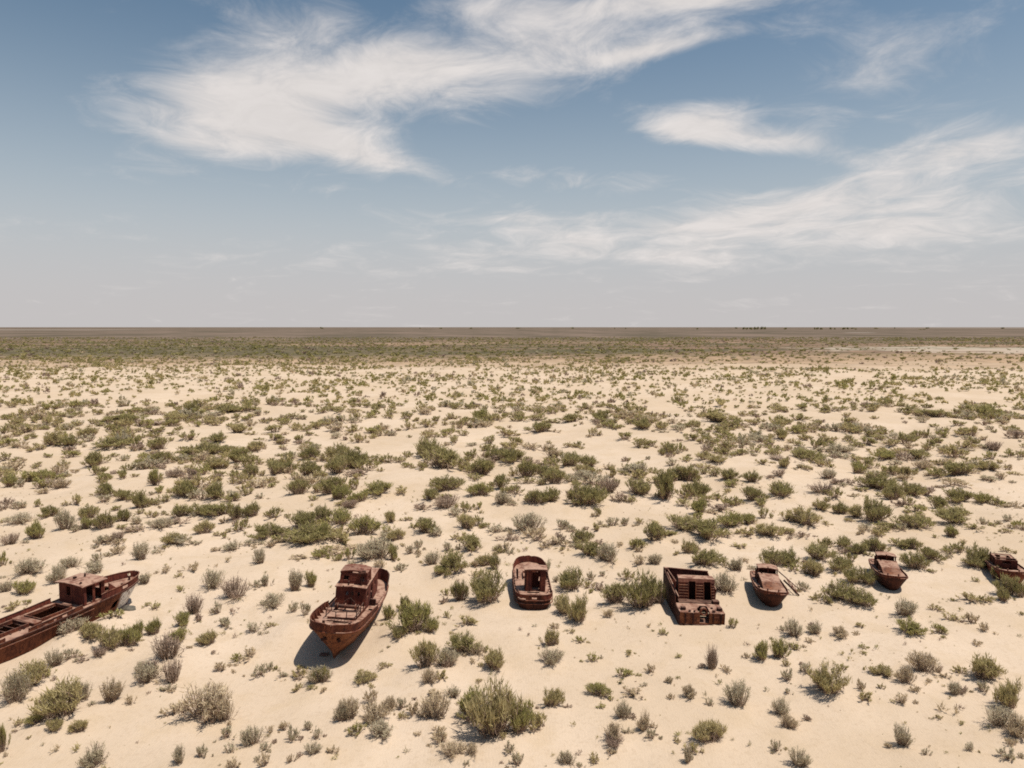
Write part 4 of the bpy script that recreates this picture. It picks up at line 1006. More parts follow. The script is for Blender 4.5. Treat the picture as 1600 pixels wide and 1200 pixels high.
class Hull:
    """t runs from stern 0 to bow 1; sg is the y direction of the bow in boat space"""
    def __init__(s, L, br, zr, zk, pw, rake, sg, hb=None, flare=0.12, y0=0.0, srake=0.0):
        s.L, s.rake, s.sg, s.flare, s.y0, s.srake = L, rake, sg, flare, y0, srake
        s.br, s.zr, s.zk, s.pw = curve(br), curve(zr), curve(zk), curve(pw)
        s.hb = curve(hb) if hb else (lambda t: 0.0)

    def yy(s, t, q=1.0):
        a = s.srake * (1 - q); b = s.L - s.rake * (1 - q)
        return s.y0 + s.sg * (-s.L / 2 + a + t * (b - a))

    def pt(s, side, t, q):
        b = s.br(t) * max(q, 1e-4) ** s.pw(t)
        return (side * b, s.yy(t, q), s.zk(t) + (s.zr(t) - s.zk(t)) * q)

    def ts(s, n):
        # closer steps at both ends, where the plan view curves fastest
        return [0.5 - 0.5 * math.cos(math.pi * k / n) for k in range(n + 1)]

    def shell(s, name, mat, parent, n=34, m=9, holes=(), dent=0.10):
        mb = MB(); T = s.ts(n); Q = [(k / m) ** 1.2 for k in range(m + 1)]
        for side in (-1, 1):
            vs = [s.pt(side, t, q) for t in T for q in Q]
            fs = []
            for i in range(n):
                for j in range(m):
                    tm = (T[i] + T[i + 1]) / 2; qm = (Q[j] + Q[j + 1]) / 2
                    if any(h[0] == side and h[1] < tm < h[2] and h[3] < qm < h[4] for h in holes): continue
                    a = i * (m + 1) + j
                    f = (a, a + 1, a + m + 2, a + m + 1)
                    fs.append(f if side * s.sg > 0 else f[::-1])
            mb.add(vs, fs)
        if s.br(0) > 0.05:
            vs = [s.pt(-1, 0, q) for q in Q] + [s.pt(1, 0, q) for q in Q]
            mb.add(vs, [(j, m + 1 + j, m + 2 + j, j + 1) for j in range(m)])
        return mb.build(name, mat, parent, smooth=True, dent=dent)

    def deck(s, name, mat, parent, drop=0.0, t0=0.0, t1=1.0, holes=(), n=60, m=26, inset=0.01):
        mb = MB()
        vs = []; fs = []
        for i in range(n + 1):
            t = t0 + (t1 - t0) * i / n
            for j in range(m + 1):
                u = 2 * j / m - 1
                b = max(s.br(t) - inset, 0.0)
                vs.append((u * b, s.yy(t), s.zr(t) - drop + 0.05 * (1 - u * u)))
        for i in range(n):
            for j in range(m):
                a = i * (m + 1) + j
                q = (a, a + 1, a + m + 2, a + m + 1)
                cx = sum(vs[k][0] for k in q) / 4; cy = sum(vs[k][1] for k in q) / 4
                if any(h[0] < cx < h[2] and h[1] < cy < h[3] for h in holes): continue
                fs.append(q)
        mb.add(vs, fs)
        return mb.build(name, mat, parent, smooth=True, dent=0.05)

    def rim(s, side, t, up=0.0, out=0.0):
        h = s.hb(t)
        b = max(s.br(t) + s.flare * h * up + out, 0.0)
        return Vector((side * b, s.yy(t) + s.sg * s.flare * h * up * max(0, (t - 0.9) * 10), s.zr(t) + h * up))

    def bulwark(s, name, mat, parent, t0, t1, sides=(-1, 1), n=30, th=0.035, gaps=(), rag=0.0, seed=1):
        """plate standing on the hull edge; gaps = (side, ta, tb, fa, fb) leave openings"""
        rn = random.Random(seed); obs = []
        T = [t0 + (t1 - t0) * x for x in s.ts(n)]
        K = [0.0, 0.3, 0.7, 1.0]
        for side in sides:
            mb = MB(); vo = []; vi = []
            for t in T:
                rg = rn.uniform(-rag, rag)
                for k in K:
                    p = s.rim(side, t, k)
                    if k == 1.0: p.z += rg
                    vo.append(p)
                    q = p.copy(); q.x -= side * min(th, abs(q.x)); q.y -= s.sg * th * max(0, (t - 0.9) * 10)
                    vi.append(q)
            nk = len(K); N = len(vo); fs = []

            def ok(i, j):
                if i < 0 or i >= n or j < 0 or j >= nk - 1: return False
                tm = (T[i] + T[i + 1]) / 2; km = (K[j] + K[j + 1]) / 2
                return not any(g[0] in (0, side) and g[1] < tm < g[2] and g[3] < km < g[4] for g in gaps)
            for i in range(n):
                for j in range(nk - 1):
                    if not ok(i, j): continue
                    a, b, c, d = i * nk + j, i * nk + j + 1, (i + 1) * nk + j + 1, (i + 1) * nk + j
                    fs += [(a, b, c, d), (N + d, N + c, N + b, N + a)]
                    if not ok(i, j + 1): fs.append((b, c, N + c, N + b))
                    if not ok(i, j - 1): fs.append((d, a, N + a, N + d))
                    if not ok(i - 1, j): fs.append((a, b, N + b, N + a))
                    if not ok(i + 1, j): fs.append((c, d, N + d, N + c))
            mb.add(vo + vi, fs)
            obs.append(mb.build(name, mat, parent, dent=0.06))
        return obs

    def strake(s, name, mat, parent, t0, t1, up=0.0, out=0.03, r=0.045, sides=(-1, 1), n=26, dz=0.0):
        for side in sides:
            mb = MB()
            T = [t0 + (t1 - t0) * x for x in s.ts(n)]
            P_ = [s.rim(side, t, up, out) + Vector((0, 0, dz)) for t in T]
            mb.path(P_, r, 5)
            mb.build(name, mat, parent)


def coaming(name, mat, parent, x0, y0, x1, y1, z, h=0.25, th=0.07):
    mb = MB()
    mb.box(((x0 + x1) / 2, y0, z + h / 2), (x1 - x0 + th, th, h)); mb.box(((x0 + x1) / 2, y1, z + h / 2 + 0.003), (x1 - x0 + th, th, h))
    mb.box((x0, (y0 + y1) / 2, z + h / 2 + 0.002), (th, y1 - y0 - th - 0.004, h)); mb.box((x1, (y0 + y1) / 2, z + h / 2 + 0.002), (th, y1 - y0 - th - 0.004, h))
    return mb.build(name, mat, parent, bevel=0.012)


def house(parent, name, x0, x1, y0, y1, z0, z1, front=(), back=(), left=(), right=(), mat=None, taper=0.0, th=0.05):
    """four plates with openings; front faces -y. Returns the wall pieces"""
    t = taper; mat = mat or M_RUST_RED
    obs = []
    for nm, c, h in (('front', ((x0, y0, z0), (x1, y0, z0), (x1 - t, y0 + t, z1), (x0 + t, y0 + t, z1)), front),
                     ('back', ((x1, y1, z0), (x0, y1, z0), (x0 + t, y1 - t, z1), (x1 - t, y1 - t, z1)), back),
                     ('left', ((x0 + .002, y1 - th, z0), (x0 + .002, y0 + th, z0), (x0 + t + .002, y0 + t + th, z1), (x0 + t + .002, y1 - t - th, z1)), left),
                     ('right', ((x1 - .002, y0 + th, z0), (x1 - .002, y1 - th, z0), (x1 - t - .002, y1 - t - th, z1), (x1 - t - .002, y0 + t + th, z1)), right)):
        mb = MB()
        mb.panel(*c, holes=h, th=th, rag=0.012, sub=5, seed=hash(nm) % 7)
        obs.append(mb.build(name, mat, parent))
    return obs


def roof_plate(parent, name, x0, x1, y0, y1, z, th=0.07, crown=0.08, mat=None, nx=8, ny=6):
    mb = MB(); vs = []; fs = []
    rn = random.Random(int(abs(x0 * 100) + abs(y1 * 37)))
    for j in range(ny + 1):
        for i in range(nx + 1):
            u = i / nx; v = j / ny
            vs.append((x0 + (x1 - x0) * u, y0 + (y1 - y0) * v, z + crown * (1 - (2 * u - 1) ** 2) + rn.uniform(-.015, .015)))
    N = len(vs)
    vs += [(a, b, c - th) for a, b, c in vs]
    for j in range(ny):
        for i in range(nx):
            a = j * (nx + 1) + i
            q = (a, a + 1, a + nx + 2, a + nx + 1)
            fs += [q, tuple(N + k for k in q[::-1])]
    per = [i for i in range(nx + 1)] + [(j + 1) * (nx + 1) + nx for j in range(ny)] + [ny * (nx + 1) + i for i in range(nx - 1, -1, -1)] + [j * (nx + 1) for j in range(ny - 1, 0, -1)]
    for a, b in zip(per, per[1:] + per[:1]): fs.append((b, a, N + a, N + b))
    mb.add(vs, fs)
    return mb.build(name, mat or M_DECK, parent)


GB = 'rusting boats lying in a row on the sand'


# --- the long vessel cut by the left edge
def boat_long():
    r = empty('fishing_vessel', (-35.9, 54.0, -0.05), (0, R(0.6), -0.37))
    tag(r, 'long rusty fishing vessel with low cabin and hatches, cut by left photo edge', 'boat', GB)
    h = Hull(16.5, [(0, 1.35), (.12, 1.65), (.35, 1.8), (.7, 1.78), (.84, 1.55), (.94, 1.0), (.985, .45), (1, 0.0)],
             [(0, 1.72), (.35, 1.75), (.62, 1.88), (.72, 1.95), (.88, 2.0), (1, 2.08)], [(0, -.5), (.8, -.5), (1, -.3)],
             [(0, .25), (.6, .22), (.85, .45), (1, .8)], 1.3, 1, [(0, .32), (.45, .34), (.6, .38), (.66, .42), (.72, .58), (1, .52)], 0.10, y0=-0.55)
    h.shell('hull', M_RUST_PAINT, r, holes=[(1, .855, .875, .62, .8), (1, .80, .825, .55, .75), (1, .72, .74, .6, .8), (1, .44, .47, .45, .6), (1, .30, .33, .3, .5), (1, .58, .61, .5, .75)])
    hatches = [(-0.95, -1.6, 0.85, 0.9), (-0.95, -4.6, 0.8, -2.5), (-0.5, 4.1, 0.45, 5.0)]
    h.deck('deck', M_DECK, r, 0.02, holes=hatches, n=90, m=24)
    h.bulwark('bulwark', M_RUST_RED, r, 0.0, 0.60, sides=(-1,), n=36, gaps=[(0, .30, .325, .1, .8), (0, .37, .39, .2, .7), (0, .22, .24, .1, .8)], rag=.035)
    h.bulwark('bulwark', M_RUST, r, 0.34, 0.60, sides=(1,), n=30, gaps=[(0, .40, .43, .0, .5), (0, .5, .52, 0, .6), (0, .45, .47, .3, .8)], rag=.07, seed=4)
    h.bulwark('bulwark', M_RUST, r, 0.02, 0.24, sides=(1,), n=16, gaps=[(0, .1, .13, .0, .7)], rag=.1, seed=6)
    for b in h.bulwark('forecastle_bulwark', M_RUST_RED, r, 0.70, 1.0, n=26, gaps=[(-1, .975, .985, .35, .75), (1, .84, .86, .3, .7)], rag=.015, seed=9): pass
    h.strake('rail', M_RUST_DARK, r, 0.0, .60, up=1.0, out=-.02, r=.045, sides=(-1,))
    h.strake('rail', M_RUST_DARK, r, 0.34, .60, up=1.0, out=-.02, r=.045, sides=(1,))
    h.strake('rail', M_RUST, r, .70, .995, up=1.0, out=-.02, r=.05)
    h.strake('rub_rail', M_RUST_DARK, r, 0.02, .97, up=0.0, out=.05, r=.07)
    h.strake('rub_rail', M_RUST, r, 0.02, .66, up=0.0, out=.03, r=.04, dz=-.32)
    for x0, y0, x1, y1 in hatches[:2]: coaming('hatch_coaming', M_RUST, r, x0, y0, x1, y1, 1.78, 0.28)
    coaming('hatch_coaming', M_RUST, r, *hatches[2], 1.98, 0.12)
    # raised hold trunk between the hatches and beams across the open holds
    MB().box((-0.05, -2.05, 1.88), (2.5, 0.62, 0.30)).build('hold_beam', M_RUST, r, bevel=.03)
    for y in (-3.9, -3.2): MB().box((0, y, 1.8), (1.9, 0.09, 0.12)).build('hold_beam', M_RUST_DARK, r)
    MB().box((0.1, 1.05, 2.0), (0.9, 0.22, 0.22)).build('deck_box', M_RUST, r, bevel=.02)
    MB().box((1.2, -5.4, 2.0), (0.35, 0.5, 0.5)).build('deck_box', M_RUST_RED, r, bevel=.02)
    m = MB()
    for k in range(7): m.bar((-.7 + .23 * k, -2.35, 1.55), (-.62 + .22 * k, -2.75, 1.3 + .1 * (k % 3)), .03, 5)
    m.bar((-.9, -2.5, 1.78), (.9, -2.6, 1.74), .05); m.bar((.5, -2.3, 1.6), (1.0, -3.0, 1.95), .045)
    m.build('machinery', M_RUST_DARK, r)
    # cabin with its flat roof; the aft wall is what faces the viewer
    cb = empty('cabin', (0, 0, 0)); cb.parent = r
    house(cb, 'wall', -1.42, 1.38, 1.55, 3.4, 1.9, 3.5, front=[(.30, .42, .47, .86), (.36, .30, .40, .42)], back=[(.2, .5, .45, .85), (.6, .5, .85, .85)],
          left=[(.2, .45, .5, .85)], right=[(.10, .06, .42, .93), (.54, .06, .86, .93)], mat=M_RUST_RED)
    roof_plate(cb, 'roof', -1.6, 1.58, 1.3, 3.55, 3.56, 0.08, 0.12, M_DECK)
    MB().box((-.55, 2.3, 3.72), (.2, .2, .22)).build('vent', M_RUST_DARK, cb)
    MB().bar((-.2, 2.9, 3.6), (-.15, 2.9, 3.95), .07, 8).build('vent', M_RUST_DARK, cb)
    MB().bar((.9, 1.6, 3.6), (.9, 1.75, 3.75), .08, 8).build('vent', M_RUST_DARK, cb)
    # slanted plate closing the step up to the forecastle
    for sd in (-1, 1):
        MB().panel((sd * 1.66, 3.52, 1.75), (sd * 1.62, 4.35, 1.9), (sd * 1.62, 4.3, 2.5), (sd * 1.66, 3.52, 3.2), th=.05 * -sd, sub=3, rag=.01).build('side_plate', M_RUST_RED, r)
    MB().box((0, 3.95, 1.86), (3.1, 0.05, 0.22)).build('forecastle_step', M_RUST, r)
    MB().bar((0, 6.9, 2.0), (0, 6.9, 2.4), .09, 8).build('bollard', M_RUST_DARK, r)
    MB().bar((.55, 5.7, 1.98), (.55, 5.7, 2.25), .09, 8).build('bollard', M_RUST_DARK, r)
    return r


boat_long()


# --- the tall tug, bow towards the viewer (local -y), heeled to the right
def boat_tug():
    r = empty('tug_boat', (-12.85, 55.3, -0.05), (R(-0.5), R(4.5), R(-1.0)))
    tag(r, 'rusty tug boat with tall two-tier cabin, bow raised over its dark shadow', 'boat', GB)
    h = Hull(14.0, [(0, 0.9), (.03, 1.35), (.1, 1.72), (.3, 1.93), (.6, 2.0), (.8, 1.95), (.90, 1.82), (.955, 1.5), (.985, .95), (1, 0.0)],
             [(0, 1.55), (.2, 1.45), (.45, 1.66), (.65, 2.0), (.85, 2.38), (1, 2.58)], [(0, -.4), (.85, -.35), (1, -.05)],
             [(0, .42), (.45, .32), (.75, .55), (.9, .85), (1, 1.1)], 1.75, -1,
             [(0, 1.0), (.08, 1.0), (.15, .5), (.2, .12), (.40, .14), (.5, .32), (.62, .5), (.8, .6), (1, .62)], 0.08)
    h.shell('hull', M_RUST_HULL, r, n=44, m=11, dent=.12)
    h.deck('deck', M_DECK, r, 0.02, holes=[(1.3, -.7, 1.75, -.25), (-.5, 4.6, .5, 5.4)], n=80, m=30)
    h.bulwark('bow_bulwark', M_RUST, r, .50, 1.0, n=44, gaps=[(1, .56, .585, 0, .6), (1, .64, .655, .0, .4), (-1, .60, .62, 0, .5), (-1, .72, .735, .0, .5), (1, .9, .93, .0, .25)], rag=.035)
    h.bulwark('stern_bulwark', M_RUST_RED, r, .0, .17, n=16, rag=.02, seed=3)
    m = MB(); m.panel((-.9, 6.98, 1.5), (.9, 6.98, 1.5), (.95, 7.02, 2.55), (-.95, 7.02, 2.55), th=.05, sub=3, rag=.035).build('stern_bulwark', M_RUST_RED, r)
    h.strake('cap_rail', M_RUST, r, .50, .995, up=1.0, out=-.02, r=.035, n=36)
    h.strake('cap_rail', M_RUST_DARK, r, .02, .16, up=1.0, out=-.02, r=.05, n=12)
    h.strake('rub_rail', M_RUST, r, .04, .995, up=0, out=.03, r=.06, n=44)
    # frames inside the bulwark
    for t in (.56, .62, .68, .74, .8, .86, .91, .95):
        for sd in (-1, 1):
            p = h.rim(sd, t, 0, -.06); q = h.rim(sd, t, .9, -.06)
            MB().add([p, q, p - Vector((sd * .28, 0, 0)), p + Vector((0, .04, 0)), q + Vector((0, .04, 0)), p - Vector((sd * .28, -.04, 0))],
                     [(0, 1, 2), (5, 4, 3), (0, 3, 4, 1), (1, 4, 5, 2), (2, 5, 3, 0)]).build('bulwark_stay', M_RUST, r)
    m = MB(); m.box((0.0, -6.12, 1.32), (.12, .22, 3.1), rx=R(32)); m.build('stem_bar', M_RUST_HULL, r, bevel=.03)
    MB().bar((-.62, -6.75, 1.95), (-.35, -6.2, 1.85), .12, 8).build('hawse_pipe', M_RUST_DARK, r)
    MB().bar((.62, -6.75, 1.95), (.35, -6.2, 1.85), .12, 8).build('hawse_pipe', M_RUST_DARK, r)
    # foredeck trunk
    m = MB(); m.panel((-1.05, -3.9, 2.45), (1.05, -3.9, 2.45), (1.15, -.85, 2.19), (-1.15, -.85, 2.19), th=.06, sub=6, rag=.035).build('foredeck_trunk_top', M_DECK, r)
    m = MB()
    m.panel((-1.05, -3.9, 1.87), (1.05, -3.9, 1.87), (1.05, -3.9, 2.44), (-1.05, -3.9, 2.44), holes=[(.12, .2, .38, .85), (.58, .2, .9, .85)], th=.05, sub=4)
    m.panel((-1.15, -.85, 1.57), (-1.05, -3.88, 1.87), (-1.05, -3.88, 2.43), (-1.15, -.85, 2.17), th=.05, sub=4)
    m.panel((1.05, -3.88, 1.87), (1.15, -.85, 1.57), (1.15, -.85, 2.17), (1.05, -3.88, 2.43), th=.05, sub=4)
    m.build('foredeck_trunk_side', M_RUST, r)
    # winch
    w = empty('winch', (0, 0, 0)); w.parent = r
    MB().bar((-.65, -2.3, 2.65), (.65, -2.3, 2.65), .14, 14).build('drum', M_RUST_DARK, w)
    for x in (-.68, -.1, .68): MB().bar((x - .03, -2.3, 2.65), (x + .03, -2.3, 2.65), .24, 18).build('flange', M_RUST, w)
    for x in (-.85, .85): MB().box((x, -2.3, 2.53), (.09, .5, .55)).build('side_frame', M_RUST_DARK, w, bevel=.02)
    MB().path([(-.5, -1.7, 2.32), (-.4, -1.5, 2.72), (0, -1.35, 2.97), (.4, -1.5, 2.72), (.5, -1.7, 2.32)], .04).build('guard_hoop', M_RUST_DARK, w)
    # bent rails round the foredeck opening
    m = MB()
    m.path([(-1.15, -3.9, 2.37), (-1.15, -3.95, 2.97), (-1.1, -2.6, 2.92), (-1.1, -1.2, 2.77), (-1.1, -1.1, 2.22)], .04)
    m.path([(1.15, -3.9, 2.37), (1.1, -3.9, 2.95), (1.15, -2.7, 2.87), (1.12, -1.6, 2.79), (1.12, -1.5, 2.22)], .04)
    m.path([(-1.15, -3.95, 2.97), (-.4, -4.05, 2.89), (.4, -4.0, 2.95), (1.1, -3.9, 2.95)], .04)
    for x, y in ((-.4, -4.03), (.4, -4.0), (-1.1, -2.6), (1.15, -2.7)): m.bar((x, y, 2.37), (x, y, 2.91), .035)
    m.build('railing', M_RUST_DARK, r)
    m = MB(); m.bar((-1.0, -4.5, 2.29), (.9, -4.45, 2.33), .10, 10); m.bar((-.8, -4.9, 2.57), (.7, -4.7, 2.47), .05); m.box((.1, -4.7, 2.37), (.9, .3, .16))
    for k in range(6): m.bar((-.7 + .25 * k, -4.9, 2.29), (-.6 + .25 * k, -4.4, 2.52), .03, 5)
    m.build('anchor_gear', M_RUST_DARK, r)
    for x in (-.95, .95): MB().bar((x, -5.3, 2.27), (x, -5.3, 2.72), .1, 10).build('bollard', M_RUST_DARK, r)
    # lower tier
    d = empty('deckhouse', (0, 0, 0)); d.parent = r
    house(d, 'wall', -1.32, 1.12, -.8, 3.9, 1.7, 3.58, front=[(.33, .66, .42, .82), (.50, .66, .59, .82), (.72, .66, .80, .82)],
          left=[(.35, .1, .5, .75), (.65, .5, .73, .7)], right=[(.1, .52, .2, .74), (.42, .06, .56, .78), (.72, .5, .8, .72)], mat=M_RUST_RED, taper=.03)
    roof_plate(d, 'roof', -1.36, 1.16, -.9, 4.0, 3.64, .06, .05, M_DECK)
    MB().bar((.0, -.84, 1.9), (.0, -.84, 3.4), .035).build('pipe', M_RUST_DARK, d)
    MB().bar((-.7, -.86, 3.58), (-.7, -.86, 3.72), .05, 8).build('lamp_bracket', M_RUST_DARK, d)
    # upper tier
    u = empty('wheelhouse', (0, 0, 0)); u.parent = r
    house(u, 'wall', -1.16, 1.06, -.3, 1.25, 3.68, 4.58, front=[(.14, .34, .32, .72), (.74, .30, .88, .72)], back=[(.3, .2, .7, .8)],
          left=[(.2, .35, .42, .75), (.58, .35, .8, .75)], right=[(.14, .35, .36, .75), (.55, .0, .85, .85)], mat=M_RUST_RED, taper=.05)
    roof_plate(u, 'roof', -1.14, 1.04, -.3, 1.25, 4.66, .12, .16, M_RUST_RED)
    m = MB(); m.bar((.62, -.42, 3.7), (.62, -.4, 4.6), .07, 8); m.bar((.35, -.4, 4.6), (.9, -.4, 4.7), .13, 10); m.box((.75, -.35, 4.78), (.26, .22, .18)); m.box((.45, -.4, 4.7), (.16, .18, .26)); m.build('searchlight_mount', M_RUST_DARK, u)
    m = MB(); m.bar((-.35, -.6, 3.66), (-.35, -.58, 4.0), .06, 8); m.build('vent', M_RUST_DARK, u)
    # aft deck
    MB().box((.0, 4.95, 1.62), (1.3, 1.1, .35)).build('aft_hatch', M_RUST, r, bevel=.03)
    MB().bar((0, 6.0, 1.5), (0, 6.0, 2.1), .14, 10).build('towing_post', M_RUST_DARK, r)
    m = MB(); m.box((1.42, .6, 2.0), (.5, .12, .5)); m.build('side_step', M_RUST_DARK, r)
    m = MB(); m.panel((1.18, 1.0, 1.74), (1.75, 1.0, 1.76), (1.78, 3.2, 1.64), (1.18, 3.2, 1.66), th=.04, sub=3, rag=.035).build('side_deck_plate', M_DECK, r)
    return r


boat_tug()


# --- stern view boat with upright doorway cabin
def boat_doorway():
    r = empty('ferry_boat', (1.72, 62.7, -0.27), (R(0), R(2.0), R(2.5)))
    tag(r, 'rusty boat seen from its rounded stern, tall open doorway cabin on deck', 'boat', GB)
    h = Hull(7.9, [(0, .78), (.03, 1.3), (.10, 1.58), (.2, 1.62), (.5, 1.65), (.78, 1.58), (.92, 1.28), (.98, .8), (1, .0)],
             [(0, 1.1), (.3, 1.15), (.7, 1.35), (1, 1.75)], [(0, -.3), (1, -.2)], [(0, .25), (.5, .2), (.85, .4), (1, .7)], .9, 1,
             [(0, .42), (.14, .40), (.22, .16), (.6, .16), (.75, .45), (1, .62)], .05, y0=.1, srake=.2)
    h.shell('hull', M_RUST_DARK, r)
    h.deck('deck', M_DECK, r, .03, holes=[(-.55, -2.6, .5, -2.15)], n=60, m=24)
    h.bulwark('bulwark', M_RUST_RED, r, .0, 1.0, n=46, gaps=[(-1, .0, .05, .0, .35), (1, .05, .12, .0, .4)], rag=.035)
    m = MB(); m.panel((-.76, -3.86, 1.1), (.76, -3.86, 1.1), (.78, -3.88, 1.52), (-.78, -3.88, 1.52), holes=[(.35, .1, .62, .6)], th=.05, sub=4, rag=.035).build('transom_bulwark', M_RUST, r)
    h.strake('cap_rail', M_RUST, r, .005, .99, up=1.0, out=-.02, r=.03, n=40)
    h.strake('rub_rail', M_RUST, r, .0, .95, up=0, out=.03, r=.055, n=36, dz=-.05)
    h.strake('rub_rail', M_RUST, r, .0, .9, up=0, out=.03, r=.05, n=36, dz=-.38)
    MB().bar((-.78, -3.9, 1.05), (.78, -3.9, 1.05), .055, 6).build('stern_rail', M_RUST, r)
    MB().bar((-.75, -3.86, .72), (.75, -3.86, .72), .05, 6).build('stern_rail', M_RUST, r)
    MB().bar((-.78, -3.9, 1.54), (.78, -3.9, 1.54), .03, 6).build('stern_rail', M_DECK, r)
    for t in (.24, .31, .38, .45, .52, .59, .66):
        for sd in (-1, 1):
            p = h.rim(sd, t, 0, -.09)
            MB().box((p.x, p.y, p.z + .16), (.07, .16, .34)).build('stanchion', M_RUST_DARK, r)
    # curved inner bench following the stern
    m = MB(); P0 = [h.rim(1, t, 0, -.28) for t in (.2, .12, .07, .04)] + [Vector((.5, -3.4, 1.1)), Vector((-.5, -3.4, 1.1))] + [h.rim(-1, t, 0, -.28) for t in (.04, .07, .12, .2)]
    for a, b in zip(P0[:-1], P0[1:]):
        a = a.copy(); b = b.copy(); a.z = b.z = 1.2
        m.add([a, b, b + Vector((0, .3, 0)), a + Vector((0, .3, 0)), a + Vector((0, 0, .22)), b + Vector((0, 0, .22)), b + Vector((0, .3, .22)), a + Vector((0, .3, .22))],
              [(0, 1, 5, 4), (1, 2, 6, 5), (2, 3, 7, 6), (3, 0, 4, 7), (4, 5, 6, 7)])
    m.build('stern_bench', M_DECK, r)
    # cabin
    c = empty('cabin', (0, 0, 0)); c.parent = r
    house(c, 'wall', -.72, 1.08, -1.95, -1.0, 1.18, 3.08, front=[(.34, .04, .70, .93)], back=[(.36, .70, .66, .93), (.2, .3, .3, .5)], left=[(.3, .4, .6, .8)],
          right=[(.35, .4, .65, .8)], mat=M_RUST_RED)
    for x0 in (-.70, .58):
        MB().box((x0 + .24, -2.02, 2.1), (.46, .12, 1.86)).build('door_post', M_RUST_RED, c, bevel=.03)
    roof_plate(c, 'roof', -.84, 1.2, -2.15, -.9, 3.14, .09, .05, M_DECK)
    MB().bar((-1.25, .4, 1.4), (-1.28, .4, 2.3), .07, 8).build('post', M_RUST_DARK, r)
    MB().bar((1.3, .2, 1.4), (1.36, .2, 2.2), .08, 8).build('post', M_RUST_DARK, r)
    MB().bar((-1.25, 1.1, 1.4), (-1.3, 1.1, 2.1), .07, 8).build('post', M_RUST_DARK, r)
    coaming('hatch_coaming', M_RUST, r, -.7, .6, .7, 2.0, 1.38, .2)
    return r


boat_doorway()


